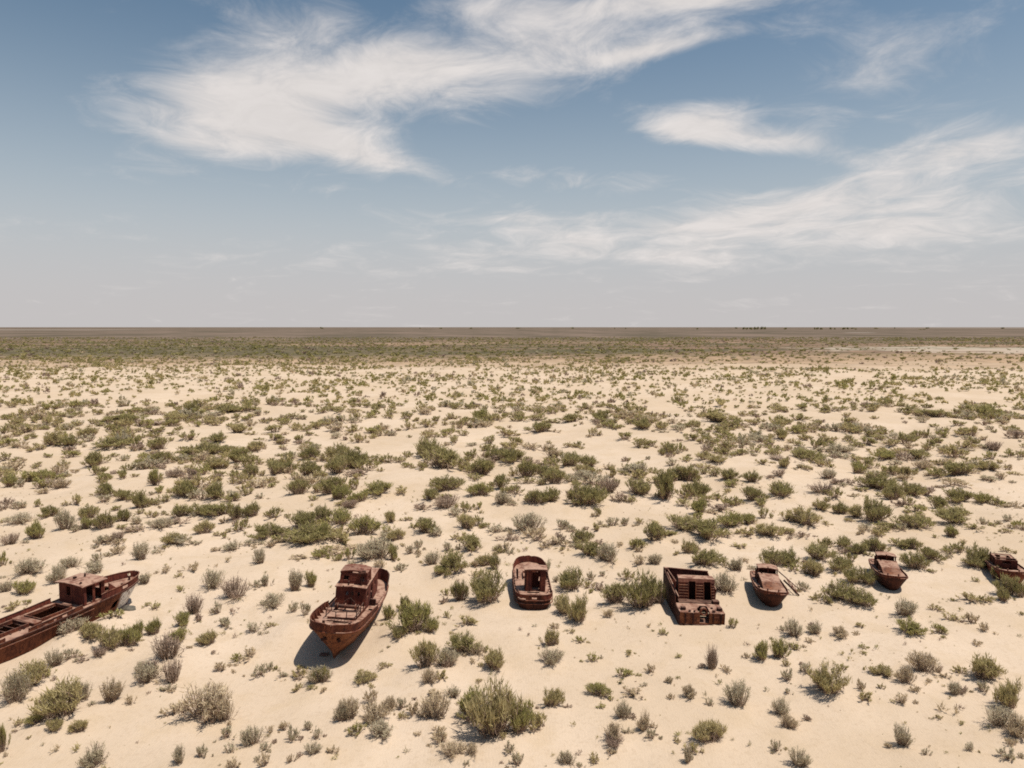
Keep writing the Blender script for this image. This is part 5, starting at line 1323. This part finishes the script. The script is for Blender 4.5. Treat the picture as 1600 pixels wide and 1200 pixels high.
# --- boxy barge
def boat_barge():
    r = empty('landing_barge', (15.35, 58.6, -0.18), (R(-.5), R(2.2), R(-1.0)))
    tag(r, 'boxy rusty barge with ribbed bulkhead, two tall openings and a ring in front', 'boat', GB)
    # front pontoon, its face cut by a notch under the ring
    MB().panel((-1.82, -2.95, -.2), (1.82, -2.95, -.2), (1.8, -3.05, 1.18), (-1.8, -3.05, 1.18), holes=[(.45, .40, .66, 1.0)], th=.06, sub=8, rag=.035).build('front_plate', M_RUST_HULL, r)
    MB().panel((-1.8, -3.04, 1.2), (1.8, -3.04, 1.2), (1.8, -1.3, 1.3), (-1.8, -1.3, 1.3), holes=[(.42, .0, .68, .42)], th=.06, sub=8, rag=.035).build('front_deck', M_DECK, r)
    MB().panel((-.22, -2.98, .35), (-.34, -2.3, .5), (-.34, -2.3, 1.24), (-.22, -3.0, 1.17), th=.05).build('notch_plate', M_RUST, r)
    MB().panel((.7, -2.3, .5), (.58, -2.98, .35), (.58, -3.0, 1.17), (.7, -2.3, 1.24), th=.05).build('notch_plate', M_RUST, r)
    MB().panel((-.2, -2.95, .34), (.56, -2.95, .34), (.68, -2.28, .5), (-.32, -2.28, .5), th=.05).build('notch_floor', M_RUST_DARK, r)  # dark material puts the shade of the notch into the floor colour
    MB().ring((.17, -2.72, 1.2), (0, 1, -.12), .20, .32, .34, 22).build('fairlead_ring', M_RUST, r, bevel=.01)
    MB().panel((-.3, -2.4, 1.22), (.66, -2.4, 1.22), (.44, -2.5, 1.55), (-.1, -2.5, 1.55), holes=[(.3, .0, .7, .6)], th=.08).build('ring_bracket', M_RUST_DARK, r)
    for x, y, s in ((-1.45, -2.55, .34), (-1.0, -2.92, .16), (-.62, -2.92, .14), (1.5, -2.5, .36), (.95, -2.85, .2), (.95, -2.2, .16)):
        MB().box((x, y, 1.25 + s * .3), (s * 1.1, s, s * .75)).build('bollard', M_RUST_DARK, r, bevel=.03)
    m = MB()
    for x in (-1.35, -.75, .9, 1.5): MB().box((x, -3.09, .75), (.1, .1, .85)).build('fender_bar', M_RUST_DARK, r)
    MB().box((0, -3.02, .12), (3.5, .14, .22)).build('front_beam', M_RUST_DARK, r, bevel=.03)
    # sides
    MB().panel((-1.85, 3.2, -.2), (-1.85, -3.02, -.2), (-1.83, -3.02, 1.2), (-1.9, 3.2, 1.35), th=.06, sub=8, rag=.03).build('side_plate', M_RUST_DARK, r)
    MB().panel((1.85, -3.02, -.2), (1.85, 3.2, -.2), (1.9, 3.2, 1.35), (1.83, -3.02, 1.2), th=.06, sub=8, rag=.03).build('side_plate', M_RUST, r)
    MB().panel((-1.9, 3.2, 1.36), (-1.86, -1.5, 1.28), (-1.88, -1.3, 2.0), (-1.98, 3.2, 2.72), th=.06, sub=8, rag=.035).build('side_wall', M_RUST_DARK, r)
    MB().panel((1.86, .0, 1.3), (1.9, 3.2, 1.36), (1.96, 3.2, 2.5), (1.88, .0, 2.1), th=.06, sub=7, rag=.035).build('side_wall', M_RUST_RED, r)
    MB().panel((-1.9, 3.22, -.2), (1.9, 3.22, -.2), (1.96, 3.3, 2.5), (-1.98, 3.3, 2.72), th=.06, sub=7, rag=.035).build('end_wall', M_RUST_RED, r)
    MB().panel((-1.84, -.15, .72), (1.84, -.15, .72), (1.86, 3.2, .72), (-1.86, 3.2, .72), th=.05, sub=5, rag=.035).build('hold_floor', M_RUST_DARK, r)
    # bulkhead
    bk = empty('bulkhead', (0, 0, 0)); bk.parent = r
    HO = [(.28, .06, .475, .90), (.70, .06, .895, .90)]
    MB().panel((-1.42, -.42, 1.0), (1.72, -.42, 1.0), (1.58, -.2, 2.98), (-1.38, -.2, 3.0), holes=HO, th=.12, sub=6, rag=.01).build('plate', M_RUST_RED, bk)
    def bp_(u, v, off=.0):
        p = Vector((-1.42, -.42, 1.0)) * (1 - u) * (1 - v) + Vector((1.72, -.42, 1.0)) * u * (1 - v) + Vector((1.58, -.2, 2.98)) * u * v + Vector((-1.38, -.2, 3.0)) * (1 - u) * v
        return p + Vector((0, -off, 0))
    for v in (.16, .28, .40, .52, .64, .74):
        for ua, ub in ((.02, .27), (.485, .69), (.905, .99)):
            a, b = bp_(ua, v, .05), bp_(ub, v, .05)
            MB().box((a + b) / 2, ((b - a).length, .09, .06), rz=math.atan2(b.y - a.y, b.x - a.x), ry=-math.atan2(b.z - a.z, b.x - a.x)).build('rib', M_RUST_HULL, bk)
    for u in (.005, .275, .48, .695, .90):
        a, b = bp_(u, .04, .05), bp_(u, .80, .05)
        MB().bar(a, b, .045, 4).build('stiffener', M_RUST, bk)
    a, b = bp_(0, .8, .07), bp_(1, .8, .07)
    MB().panel(bp_(-.01, .86, .06), bp_(1.01, .86, .06), bp_(1.02, 1.02, .02), bp_(-.02, 1.02, .02), holes=[(.29, .0, .47, .3), (.705, .0, .89, .3)], th=.05, sub=4).build('top_plate', M_DECK, bk)
    MB().panel(bp_(-.02, 1.02, .02), bp_(1.02, 1.02, .02), bp_(1.0, 1.04, -.75), bp_(.0, 1.04, -.75), th=.05, sub=4, rag=.01).build('top_ledge', M_DECK, bk)  # ledge lengthened rearward to roof over the added plates
    MB().panel((1.6, .62, .75), (-1.42, .62, .75), (-1.4, .6, 2.98), (1.58, .6, 2.98), th=.06, sub=4, rag=.01).build('added_shade_back', M_RUST_DARK, bk)  # plate added behind the bulkhead so its openings look dark inside
    MB().panel((-1.42, .6, .75), (-1.42, -.3, .75), (-1.4, -.15, 2.96), (-1.4, .58, 2.96), th=.05, sub=3).build('added_shade_end', M_RUST_DARK, bk)  # this end and the next are added to shut out daylight
    MB().panel((1.6, -.3, .75), (1.6, .6, .75), (1.58, .58, 2.96), (1.58, -.15, 2.96), th=.05, sub=3).build('added_shade_end', M_RUST_RED, bk)
    # pipes on the left
    MB().bar((-1.78, 2.6, 2.55), (-1.55, -1.2, 1.75), .05, 8).build('pipe', M_DECK, r)
    MB().bar((-1.72, 3.1, 2.75), (-1.35, .4, 2.35), .05, 8).build('pipe', M_RUST_RED, r)
    MB().bar((-1.98, 3.25, 2.75), (1.96, 3.25, 2.55), .07, 6).build('end_rail', M_RUST_RED, r)
    MB().box((-1.8, 3.0, 2.76), (.34, .3, .16)).build('corner_cap', M_DECK, r)
    MB().box((1.55, -1.1, 1.42), (.55, .5, .28)).build('deck_box', M_RUST_DARK, r, bevel=.03)
    m = MB(); m.panel((-1.5, -1.25, 1.33), (1.5, -1.2, 1.33), (1.55, -.5, 1.33), (-1.45, -.5, 1.33), th=.03, sub=4, rag=.035); m.build('gangway_plate', M_RUST_DARK, r)
    return r


boat_barge()


# --- small motor boats, bow towards the viewer
def motor_boat(loc, rz, roll, label, seed, roof=True, trunk=True, sc=1.0, hull_mat=None):
    rn = random.Random(seed)
    r = empty('motor_boat', loc, (R(-1.0), roll, rz))
    r.scale = (sc, sc, sc)
    tag(r, label, 'boat', GB)
    h = Hull(7.4, [(0, 1.05), (.1, 1.2), (.4, 1.38), (.7, 1.4), (.85, 1.3), (.94, 1.0), (.985, .55), (1, .0)],
             [(0, 1.12), (.4, 1.15), (.75, 1.3), (1, 1.5)], [(0, -.5), (.8, -.5), (1, -.3)], [(0, .28), (.5, .3), (.8, .40), (1, .6)], 1.0, -1,
             [(0, .1), (.3, .12), (.6, .16), (.85, .2), (1, .22)], .05)
    h.shell('hull', hull_mat or M_RUST_DARK, r, n=36, m=10)
    opening = (-.82, -1.75, .82, 2.2)
    h.deck('deck', M_DECK, r, .02, holes=[opening], n=70, m=26)
    h.bulwark('toe_rail', M_RUST, r, .0, 1.0, n=34, rag=.015, th=.04, seed=seed)
    h.strake('rub_rail', M_RUST, r, .01, .99, up=0, out=.03, r=.055, n=34)
    if trunk:
        # cabin trunk: long top sloping to the bow, steeper front
        tp = [(-.92, .55, 2.05), (.92, .55, 2.05), (.84, -1.35, 1.83), (-.84, -1.35, 1.83)]
        fr = [(.76, -2.1, 1.36), (-.76, -2.1, 1.36)]
        MB().panel(tp[3], tp[2], tp[1], tp[0], holes=[(.12, .86, .22, .97)], th=.05, sub=6, rag=.015, seed=seed).build('trunk_top', M_DECK, r)
        MB().panel(fr[1], fr[0], (.84, -1.36, 1.825), (-.84, -1.36, 1.825), th=.05, sub=5, rag=.012, seed=seed).build('trunk_front', M_RUST_HULL, r)
        MB().panel((-.95, .55, 1.15), fr[1], (-.84, -1.34, 1.82), (-.93, .55, 2.04), holes=[(.2, .45, .38, .75), (.5, .4, .62, .7)], th=.05, sub=4).build('trunk_side', M_RUST, r)
        MB().panel(fr[0], (.95, .55, 1.15), (.93, .55, 2.04), (.84, -1.34, 1.82), holes=[(.62, .45, .8, .75), (.38, .4, .5, .7)], th=.05, sub=4).build('trunk_side', M_RUST, r)
    # wheelhouse with an open window band
    w = empty('wheelhouse', (0, 0, 0)); w.parent = r
    zt = 2.42 if roof else 1.95
    fh = [(.04, .56, .48, .96), (.52, .56, .96, .96)] if roof else [(.3, .55, .7, .9)]
    house(w, 'wall', -.92, .92, .58 if roof else -.6, 1.75, 1.12, zt, front=fh, back=[] if roof else [(.2, .1, .5, .8)],
          left=[(.2, .52, .7, .93)] if roof else [], right=[(.3, .52, .8, .93)] if roof else [], mat=M_RUST_RED, taper=.05 if roof else .0)
    if roof:
        roof_plate(w, 'roof', -.92, .92, .48, 1.8, zt + .06, .06, .10, M_DECK)
        MB().bar((-.05, .52, zt + .05), (-.05, .5, zt + .2), .06, 8).build('lamp', M_RUST_DARK, w)
    else:
        MB().panel((-.9, .3, 1.88), (.9, .3, 1.88), (.9, 1.7, 1.9), (-.9, 1.7, 1.9), holes=[(.15, .1, .85, .8)], th=.05, sub=4, rag=.01).build('roof_remnant', M_DECK, w)
        MB().box((0, .0, 1.98), (1.92, .07, .06)).build('frame_bar', M_DECK, w)
    for x in (-.5, .45): MB().bar((x, -2.75, 1.4), (x, -2.75, 1.68), .06, 8).build('bollard', M_DECK, r)
    m = MB(); m.box((-1.16, -2.0, 1.5), (.2, .3, .2)); m.build('cleat', M_RUST_DARK, r, bevel=.02)
    m = MB(); m.box((-.98, .2, 1.6), (.06, .3, .9)); m.bar((-1.05, .9, 1.3), (-1.08, .9, 2.3), .05, 6); m.build('side_post', M_RUST_DARK, r)
    m = MB(); m.panel((-1.0, 2.5, 1.2), (1.0, 2.5, 1.2), (1.0, 3.5, 1.25), (-1.0, 3.5, 1.25), th=.04, sub=3, rag=.035); m.build('aft_plate', M_RUST, r)
    return r


motor_boat((22.85, 61.9, -.03), R(-11), R(3.0), 'small rusty motor boat with sloping cabin top, a broken ladder leaning beside it', 3, sc=.95)
motor_boat((35.55, 65.7, -.03), R(-17), R(1.0), 'small rusty motor boat, bow forward, half hidden by a green thicket', 8, sc=.92)
motor_boat((47.5, 66.8, -.05), R(-20), R(-1.0), 'roofless rusty motor boat with open box cabin, cut by right photo edge', 12, roof=False, trunk=False, sc=.95, hull_mat=M_RUST_RED)


gz = lambda x, y: float(ground_z(x, y))
lad = empty('broken_ladder', (25.6, 62.9, 0))
tag(lad, 'broken rusty ladder frame leaning from a small motor boat down to the sand', 'ladder')
_o = Vector((25.6, 62.9, 0))
_a = [Vector((24.35, 63.35, 1.75)) - _o, Vector((26.45, 63.9, gz(26.45, 63.9) + .03)) - _o]
_b = [Vector((24.45, 62.3, 1.3)) - _o, Vector((25.75, 62.0, gz(25.75, 62.0) + .03)) - _o]
MB().bar(_a[0], _a[1], .05, 7, .04).build('rail', M_RUST_DARK, lad)
MB().bar(_b[0], _b[1], .085, 7, .07).build('rail', M_RUST_DARK, lad)
for k_ in (.45, .58, .72, .86):
    MB().bar(_a[0].lerp(_a[1], k_ - .08), _b[0].lerp(_b[1], k_ + .05), .035, 6).build('rung', M_RUST, lad)
MB().bar(_a[0].lerp(_a[1], .4), _b[0].lerp(_b[1], .98), .03, 6).build('rung', M_RUST, lad)


def rock(name, loc, s, seed, mat, label, cat):
    rn = random.Random(seed)
    vs = []; n, m_ = 10, 6
    for j in range(m_ + 1):
        ph = math.pi * j / m_
        for i in range(n):
            th = 2 * math.pi * i / n
            k = rn.uniform(.85, 1.12)
            vs.append((s[0] * k * math.sin(ph) * math.cos(th), s[1] * k * math.sin(ph) * math.sin(th), s[2] * k * math.cos(ph)))
    fs = [(j * n + i, j * n + (i + 1) % n, (j + 1) * n + (i + 1) % n, (j + 1) * n + i) for j in range(m_) for i in range(n)]
    o = MB().add(vs, fs).build(name, mat, smooth=True)
    o.location = loc
    tag(o, label, cat)
    return o


_m = MB().panel((-.32, -.2, 0), (.3, -.24, .02), (.34, .22, .07), (-.28, .2, .05), th=.02, sub=3, rag=.03, holes=[(.6, .6, .8, 1.0)])
_o = _m.build('scrap_plate', M_RUST_RED)
_o.location = (-13.95, 50.9, gz(-13.95, 50.9) + .04)
tag(_o, 'bent rusty scrap plate lying in the shadow under the tug bow', 'scrap')
M_ROCK, _t, _b = new_mat('grey_rock')
_tc = _t.n.new('ShaderNodeTexCoord')
_t.put(_b.inputs['Base Color'], _t.ramp(_t.noise(_tc.outputs['Object'], 4.0, 5, .6), [(.3, (.05, .045, .038)), (.6, (.13, .115, .09))]))
_b.inputs['Roughness'].default_value = .9
rock('rock', (-32.5, 58.6, .1), (.6, .45, .36), 4, M_ROCK, 'dark grey rounded rock beneath the bow of the left-edge vessel', 'rock')

# ------------------------------------------------------------------ shrubs
def crown_mesh(name, seed, stems, blades, blen, bwid, up, form):
    """narrow green shoots gathered at the ends of many stems; unit size, base at the origin"""
    rn = np.random.default_rng(seed)
    nl = rn.integers(4, 8)
    la = rn.uniform(0, 2 * math.pi, nl); lr = rn.uniform(.10, .32, nl); lh = rn.uniform(.62, 1.0, nl)
    lr[0] = .05; lh[0] = 1.0
    k = rn.integers(0, nl, stems)
    a = rn.uniform(0, 2 * math.pi, stems); rr = np.sqrt(rn.uniform(0, 1, stems)) * .24
    tx = lr[k] * np.cos(la[k]) + rr * np.cos(a); ty = lr[k] * np.sin(la[k]) + rr * np.sin(a)
    d = np.hypot(tx, ty)
    tz = lh[k] * (1 - 1.5 * np.minimum(d, .55) ** 2) * rn.uniform(.55, .9, stems)
    tip = np.stack([tx, ty, tz], 1)
    base = np.stack([tx * .34, ty * .34, np.full(stems, -.06)], 1) + rn.normal(0, .025, (stems, 3)) * [1, 1, 0]
    mid = (base + tip) / 2 + np.stack([tx * .16, ty * .16, -.02 * tz], 1) + rn.normal(0, .02, (stems, 3))

    def at(i, s):
        s = s[:, None]
        return (1 - s) ** 2 * base[i] + 2 * s * (1 - s) * mid[i] + s * s * tip[i]
    def shoots(n, lo, hi, pw, ln0, wd0, upw, jit, spread):
        bi = rn.integers(0, stems, n)
        s = lo + (hi - lo) * rn.uniform(0, 1, n) ** pw
        p = at(bi, s) + rn.normal(0, spread, (n, 3))
        dv = (tip[bi] - mid[bi]); dv /= np.linalg.norm(dv, axis=1)[:, None] + 1e-6
        dv = dv * .6 + np.array([0, 0, upw]) + rn.normal(0, jit, (n, 3))
        dv /= np.linalg.norm(dv, axis=1)[:, None]
        ln = ln0 * rn.uniform(.6, 1.4, n)[:, None]
        side = np.cross(dv, rn.normal(0, 1, (n, 3))); side /= np.linalg.norm(side, axis=1)[:, None] + 1e-6
        wd = wd0 * rn.uniform(.7, 1.4, n)[:, None]
        V_ = np.stack([p - side * wd * .5, p + side * wd * .5, p + dv * ln], 1).reshape(-1, 3)
        V_[:, 2] = np.maximum(V_[:, 2], -.05)
        return V_, np.arange(n * 3).reshape(-1, 3)
    lo = {'broom': .50, 'airy': .36, 'twig': .2}[form]
    V, Fc = shoots(blades, lo, 1.0, .7, blen, bwid, up, .46 if form != 'broom' else .34, .026)
    TV, TF = shoots(int(blades * .55), .05, .85, 1.0, blen * 1.15, bwid * .6, up * .7, .5, .03)
    # woody stems
    SV = []; SF = []
    for i in range(stems):
        pts = [base[i], .25 * base[i] + .5 * mid[i] + .25 * tip[i], tip[i]]
        rad = [.011, .008, .004]
        b0 = len(SV)
        for q, r_ in zip(pts, rad):
            for c in range(3):
                t_ = 2 * math.pi * c / 3
                SV.append((q[0] + r_ * math.cos(t_), q[1] + r_ * math.sin(t_), q[2]))
        for lv in range(2):
            for c in range(3):
                a0, a1 = b0 + lv * 3 + c, b0 + lv * 3 + (c + 1) % 3
                SF += [(a0, a1, a1 + 3), (a0, a1 + 3, a0 + 3)]
    SV = np.array(SV); SF = np.array(SF)
    return V, Fc, np.concatenate([SV, TV]), np.concatenate([SF, TF + len(SV)])


PROTO = {}
for form, n_, cnt, bl, bw, up, st in (('broom', 7, 1350, .15, .020, .62, 60), ('airy', 6, 1050, .11, .017, .38, 70), ('twig', 3, 650, .12, .013, .35, 80)):
    for k in range(n_):
        V, Fc, SV, SF = crown_mesh('x', 100 * len(PROTO) + k, st, cnt, bl, bw, up, form)
        PROTO.setdefault(form, []).append((mesh_np('crown_%s' % form, V, Fc, [LEAF['g']]), mesh_np('branches_%s' % form, SV, SF, [M_WOOD])))
FORM = {'g': 'broom', 'o': 'broom', 'y': 'broom', 's': 'airy', 'd': 'airy', 'p': 'twig', 'b': 'twig'}
_rn = random.Random(77)
SH_XY = np.array([(s[0], s[1]) for s in SHRUBS])
SH_Z = ground_z(SH_XY[:, 0], SH_XY[:, 1])
for (x, y, w_, h_, ty, lab), z in zip(SHRUBS, SH_Z):
    root = empty('shrub', (x, y + .15 * w_, z - .03), (0, 0, _rn.uniform(0, 6.28)))
    sx = w_ * _rn.uniform(1.28, 1.42)
    root.scale = (sx, sx * _rn.uniform(.8, 1.0), h_ * _rn.uniform(.92, 1.08))
    tag(root, lab, 'shrub', 'desert shrubs growing around the wrecks')
    cm, bm = _rn.choice(PROTO[FORM[ty]])
    br = mobj('branches', bm, root)
    if ty != 'b':
        c = mobj('crown', cm, root)
        c.material_slots[0].link = 'OBJECT'
        c.material_slots[0].material = LEAF[ty]
    else:
        c = mobj('twigs', PROTO['twig'][0][1], root); c.rotation_euler = (0, 0, 1.3)

# ------------------------------------------------------------------ the rest of the scrub, too many to count
TYPES = ['g', 'o', 'y', 's', 'd', 'p']


def scatter(name, label, cat, protos, P_, S_, types, mats):
    """P_ (n,3) places, S_ (n,2) width and height; one mesh"""
    rg = np.random.default_rng(len(P_))
    pid = rg.integers(0, len(protos), len(P_)); rot = rg.uniform(0, 2 * math.pi, len(P_))
    VV = []; FF = []; MI = []; off = 0
    for k, (pv, pf, pm) in enumerate(protos):
        q = np.where(pid == k)[0]
        if not len(q): continue
        c = np.cos(rot[q])[:, None]; s = np.sin(rot[q])[:, None]
        X = (pv[None, :, 0] * c - pv[None, :, 1] * s) * S_[q, 0][:, None] + P_[q, 0][:, None]
        Y = (pv[None, :, 0] * s + pv[None, :, 1] * c) * S_[q, 0][:, None] + P_[q, 1][:, None]
        Z = pv[None, :, 2] * S_[q, 1][:, None] + P_[q, 2][:, None]
        VV.append(np.stack([X, Y, Z], -1).reshape(-1, 3))
        f = pf[None] + (np.arange(len(q)) * len(pv))[:, None, None] + off
        FF.append(f.reshape(-1, 3))
        mi = np.where(pm[None, :] < 0, len(mats) - 1, types[q][:, None])
        MI.append(np.broadcast_to(mi, (len(q), len(pf))).reshape(-1))
        off += len(q) * len(pv)
    me = mesh_np(name, np.concatenate(VV), np.concatenate(FF), mats, np.concatenate(MI))
    o = mobj(name, me)
    tag(o, label, cat, None, 'stuff')
    return o


def lod(n, seed, stems, blades, blen, bwid, up, form='broom', wood=True):
    out = []
    for k in range(n):
        V, Fc, SV, SF = crown_mesh('x', seed + k, stems, blades, blen, bwid, up, form)
        if wood:
            out.append((np.concatenate([V, SV]), np.concatenate([Fc, SF + len(V)]), np.concatenate([np.zeros(len(Fc), int), np.full(len(SF), -1)])))
        else:
            out.append((V, Fc, np.zeros(len(Fc), int)))
    return out


SMATS = [LEAF[k] for k in TYPES] + [M_WOOD]
rg = np.random.default_rng(5)
# traced shrubs that are not among the largest
ms = np.array([(s[0], s[1], s[2], s[3], TYPES.index(s[4])) for s in MORE_SHRUBS])
near_xy = np.concatenate([SH_XY, ms[:, :2]])


def grid_reject(x, y, pts, rad):
    """True where no traced shrub stands within rad"""
    cell = {}
    for px, py in pts: cell.setdefault((int(px // 4), int(py // 4)), []).append((px, py))
    ok = np.ones(len(x), bool)
    for i in range(len(x)):
        cx, cy = int(x[i] // 4), int(y[i] // 4)
        for a in (-1, 0, 1):
            for b in (-1, 0, 1):
                for px, py in cell.get((cx + a, cy + b), ()):
                    if (px - x[i]) ** 2 + (py - y[i]) ** 2 < rad * rad: ok[i] = False
    return ok


def in_view(n, y0, y1, pad=1.32):
    y = np.sqrt(rg.uniform(y0 * y0, y1 * y1, n))
    x = rg.uniform(-1, 1, n) * (.735 * y * pad + 8)
    return x, y


def pick_types(n, pr):
    return rg.choice(len(TYPES), n, p=np.array(pr) / sum(pr))


# mid field 100..215 m
x, y = in_view(4100, 98, 215)
dn = vnoise(x / 16, y / 12, 31) + .6 * vnoise(x / 6, y / 5, 32)
keep = (dn + .30 * (y - 98) / 117 > rg.uniform(-.10, .42, len(x))) & grid_reject(x, y, near_xy, 2.0)
x, y = x[keep], y[keep]
wd = rg.lognormal(math.log(1.75), .42, len(x)).clip(.6, 4.2)
mp = np.stack([x, y, wd, wd * rg.uniform(.5, .8, len(x)), pick_types(len(x), [2, 4, 4, 2, 1.5, .8])], 1)
# young plants, dead twigs and seedlings crowding round the traced shrubs
allt = np.array([(s[0], s[1], s[2], s[3], TYPES.index(s[4] if s[4] != 'b' else 'p')) for s in SHRUBS] + [tuple(q) for q in ms])
sat = []
for bx, by, bw, bh, bt in allt:
    for k in range(rg.integers(1, 4) if by > 72 else rg.integers(0, 3)):
        a_ = rg.uniform(0, 6.283); d_ = bw * rg.uniform(.45, .95)
        sc_ = rg.uniform(.35, .75) if by > 72 else rg.uniform(.2, .5)
        px_s, py_s = bx + d_ * math.cos(a_) * 1.25, by + d_ * math.sin(a_)
        if any(math.hypot(px_s - qx, py_s - qy) < 3.4 for qx, qy, qr in BOAT_SPOTS): continue
        ty_ = bt if rg.uniform() < .6 else rg.choice([2, 3, 4, 5])
        sat.append((px_s, py_s, bw * sc_, bh * sc_ * rg.uniform(.6, 1.0), ty_))
allm = np.concatenate([ms, mp, np.array(sat)])
P_ = np.stack([allm[:, 0], allm[:, 1], ground_z(allm[:, 0], allm[:, 1]) - .03], 1)
scatter('scrub', 'smaller scrub bushes scattered between the big shrubs', 'scrub', lod(6, 500, 16, 200, .20, .052, .6) + lod(3, 520, 18, 170, .15, .048, .45, 'airy'),
        P_, np.stack([allm[:, 2] * 1.4, allm[:, 3]], 1), allm[:, 4].astype(int), SMATS)
# 215..540 m
x, y = in_view(20500, 212, 545)
dn = 1.3 * vnoise(x / 26, y / 30, 41) + .8 * vnoise(x / 9, y / 10, 42)
bare = (x > 90) & (y > 410)
keep = (dn + .14 > rg.uniform(-.45, .5, len(x))) & ~(bare & (rg.uniform(0, 1, len(x)) < .8))
x, y = x[keep], y[keep]
wd = rg.lognormal(math.log(1.65), .42, len(x)).clip(.6, 4.5)
P_ = np.stack([x, y, ground_z(x, y) - .03], 1)
scatter('distant_scrub', 'distant scrub dotting the pale sand plain', 'scrub', lod(6, 600, 8, 44, .36, .17, .5, wood=False), P_, np.stack([wd * 1.1, wd * rg.uniform(.42, .7, len(x))], 1),
        pick_types(len(x), [2, 5, 4, 1.5, 1.2, .8]), SMATS)
# 540..1500 m
x, y = in_view(24500, 470, 1600)
west = x + 160 * vnoise(x / 200, y / 200, 51) < -40
keep = np.where(west & (y < 900), rg.uniform(0, 1, len(x)) < (y - 440) / 140, rg.uniform(0, 1, len(x)) < .55 + .9 * vnoise(x / 120, y / 160, 52))
keep &= ~((x > 300) & (y > 620) & (y < 880) & (rg.uniform(0, 1, len(x)) < .75))
x, y = x[keep], y[keep]
wd = rg.lognormal(math.log(2.6), .4, len(x)).clip(1, 6)
P_ = np.stack([x, y, ground_z(x, y) - .03], 1)
scatter('far_scrub', 'dark band of far scrub below the skyline', 'scrub', lod(4, 700, 6, 16, .5, .36, .4, wood=False), P_, np.stack([wd * 1.2, wd * .5], 1),
        pick_types(len(x), [1, 7, 1.5, .6, .6, 1]), SMATS)

# grass tufts and tiny plants on the near sand
x, y = in_view(5300, 33, 105)
keep = (vnoise(x / 9, y / 8, 61) > rg.uniform(-.35, .5, len(x)))
for bx, by, br in BOAT_SPOTS: keep &= np.hypot(x - bx, (y - by)) > 2.6
keep &= grid_reject(x, y, SH_XY, .7)
x, y = x[keep], y[keep]
wd = rg.lognormal(math.log(.20), .55, len(x)).clip(.07, .9)
tf = np.array([(a, b, c, d) for a, b, c, d in TUFTS])
X = np.concatenate([x, tf[:, 0]]); Y = np.concatenate([y, tf[:, 1]])
Wd = np.concatenate([wd, tf[:, 2]]); Hh = np.concatenate([wd * rg.uniform(.4, .9, len(x)), tf[:, 3]])
P_ = np.stack([X, Y, ground_z(X, Y) - .01], 1)
scatter('grass_tufts', 'small dry tufts dotted over the near sand', 'grass', lod(5, 800, 10, 46, .40, .06, .6, 'airy', wood=False), P_, np.stack([Wd * 1.1, Hh], 1),
        pick_types(len(X), [2, 1, 3, 3, 4, 2]), SMATS)

# far trees on the skyline
def far_trees():
    r0 = random.Random(3); vs = []
    V, Fc, SV, SF = crown_mesh('x', 900, 14, 160, .3, .16, .4, 'broom')
    for k, (u0, u1, hh) in enumerate(((1157, 1196, 1.0), (1222, 1228, .8), (1267, 1282, .8), (1291, 1304, .8), (1312, 1324, .9), (1332, 1336, .6), (1432, 1442, .3), (1086, 1090, .6))):
        n = max(1, int((u1 - u0) / 5))
        for i in range(n):
            Yd = 6000 + r0.uniform(-150, 150)
            u = u0 + (u1 - u0) * (i + .5) / n
            vs.append(((u - 800) / 1110 * Yd * 1.003, Yd, 0, r0.uniform(20, 40), hh * r0.uniform(23, 33)))
    for k in range(14):
        Yd = 9000 + r0.uniform(-500, 500); vs.append((r0.uniform(-.72, .72) * Yd, Yd, 0, r0.uniform(20, 90), r0.uniform(18, 27)))
    a = np.array(vs)
    scatter('far_trees', 'tiny dark far-off trees along the skyline', 'trees', [(V, Fc, np.zeros(len(Fc), int))], a[:, :3], a[:, 3:], np.ones(len(a), int), SMATS)


far_trees()
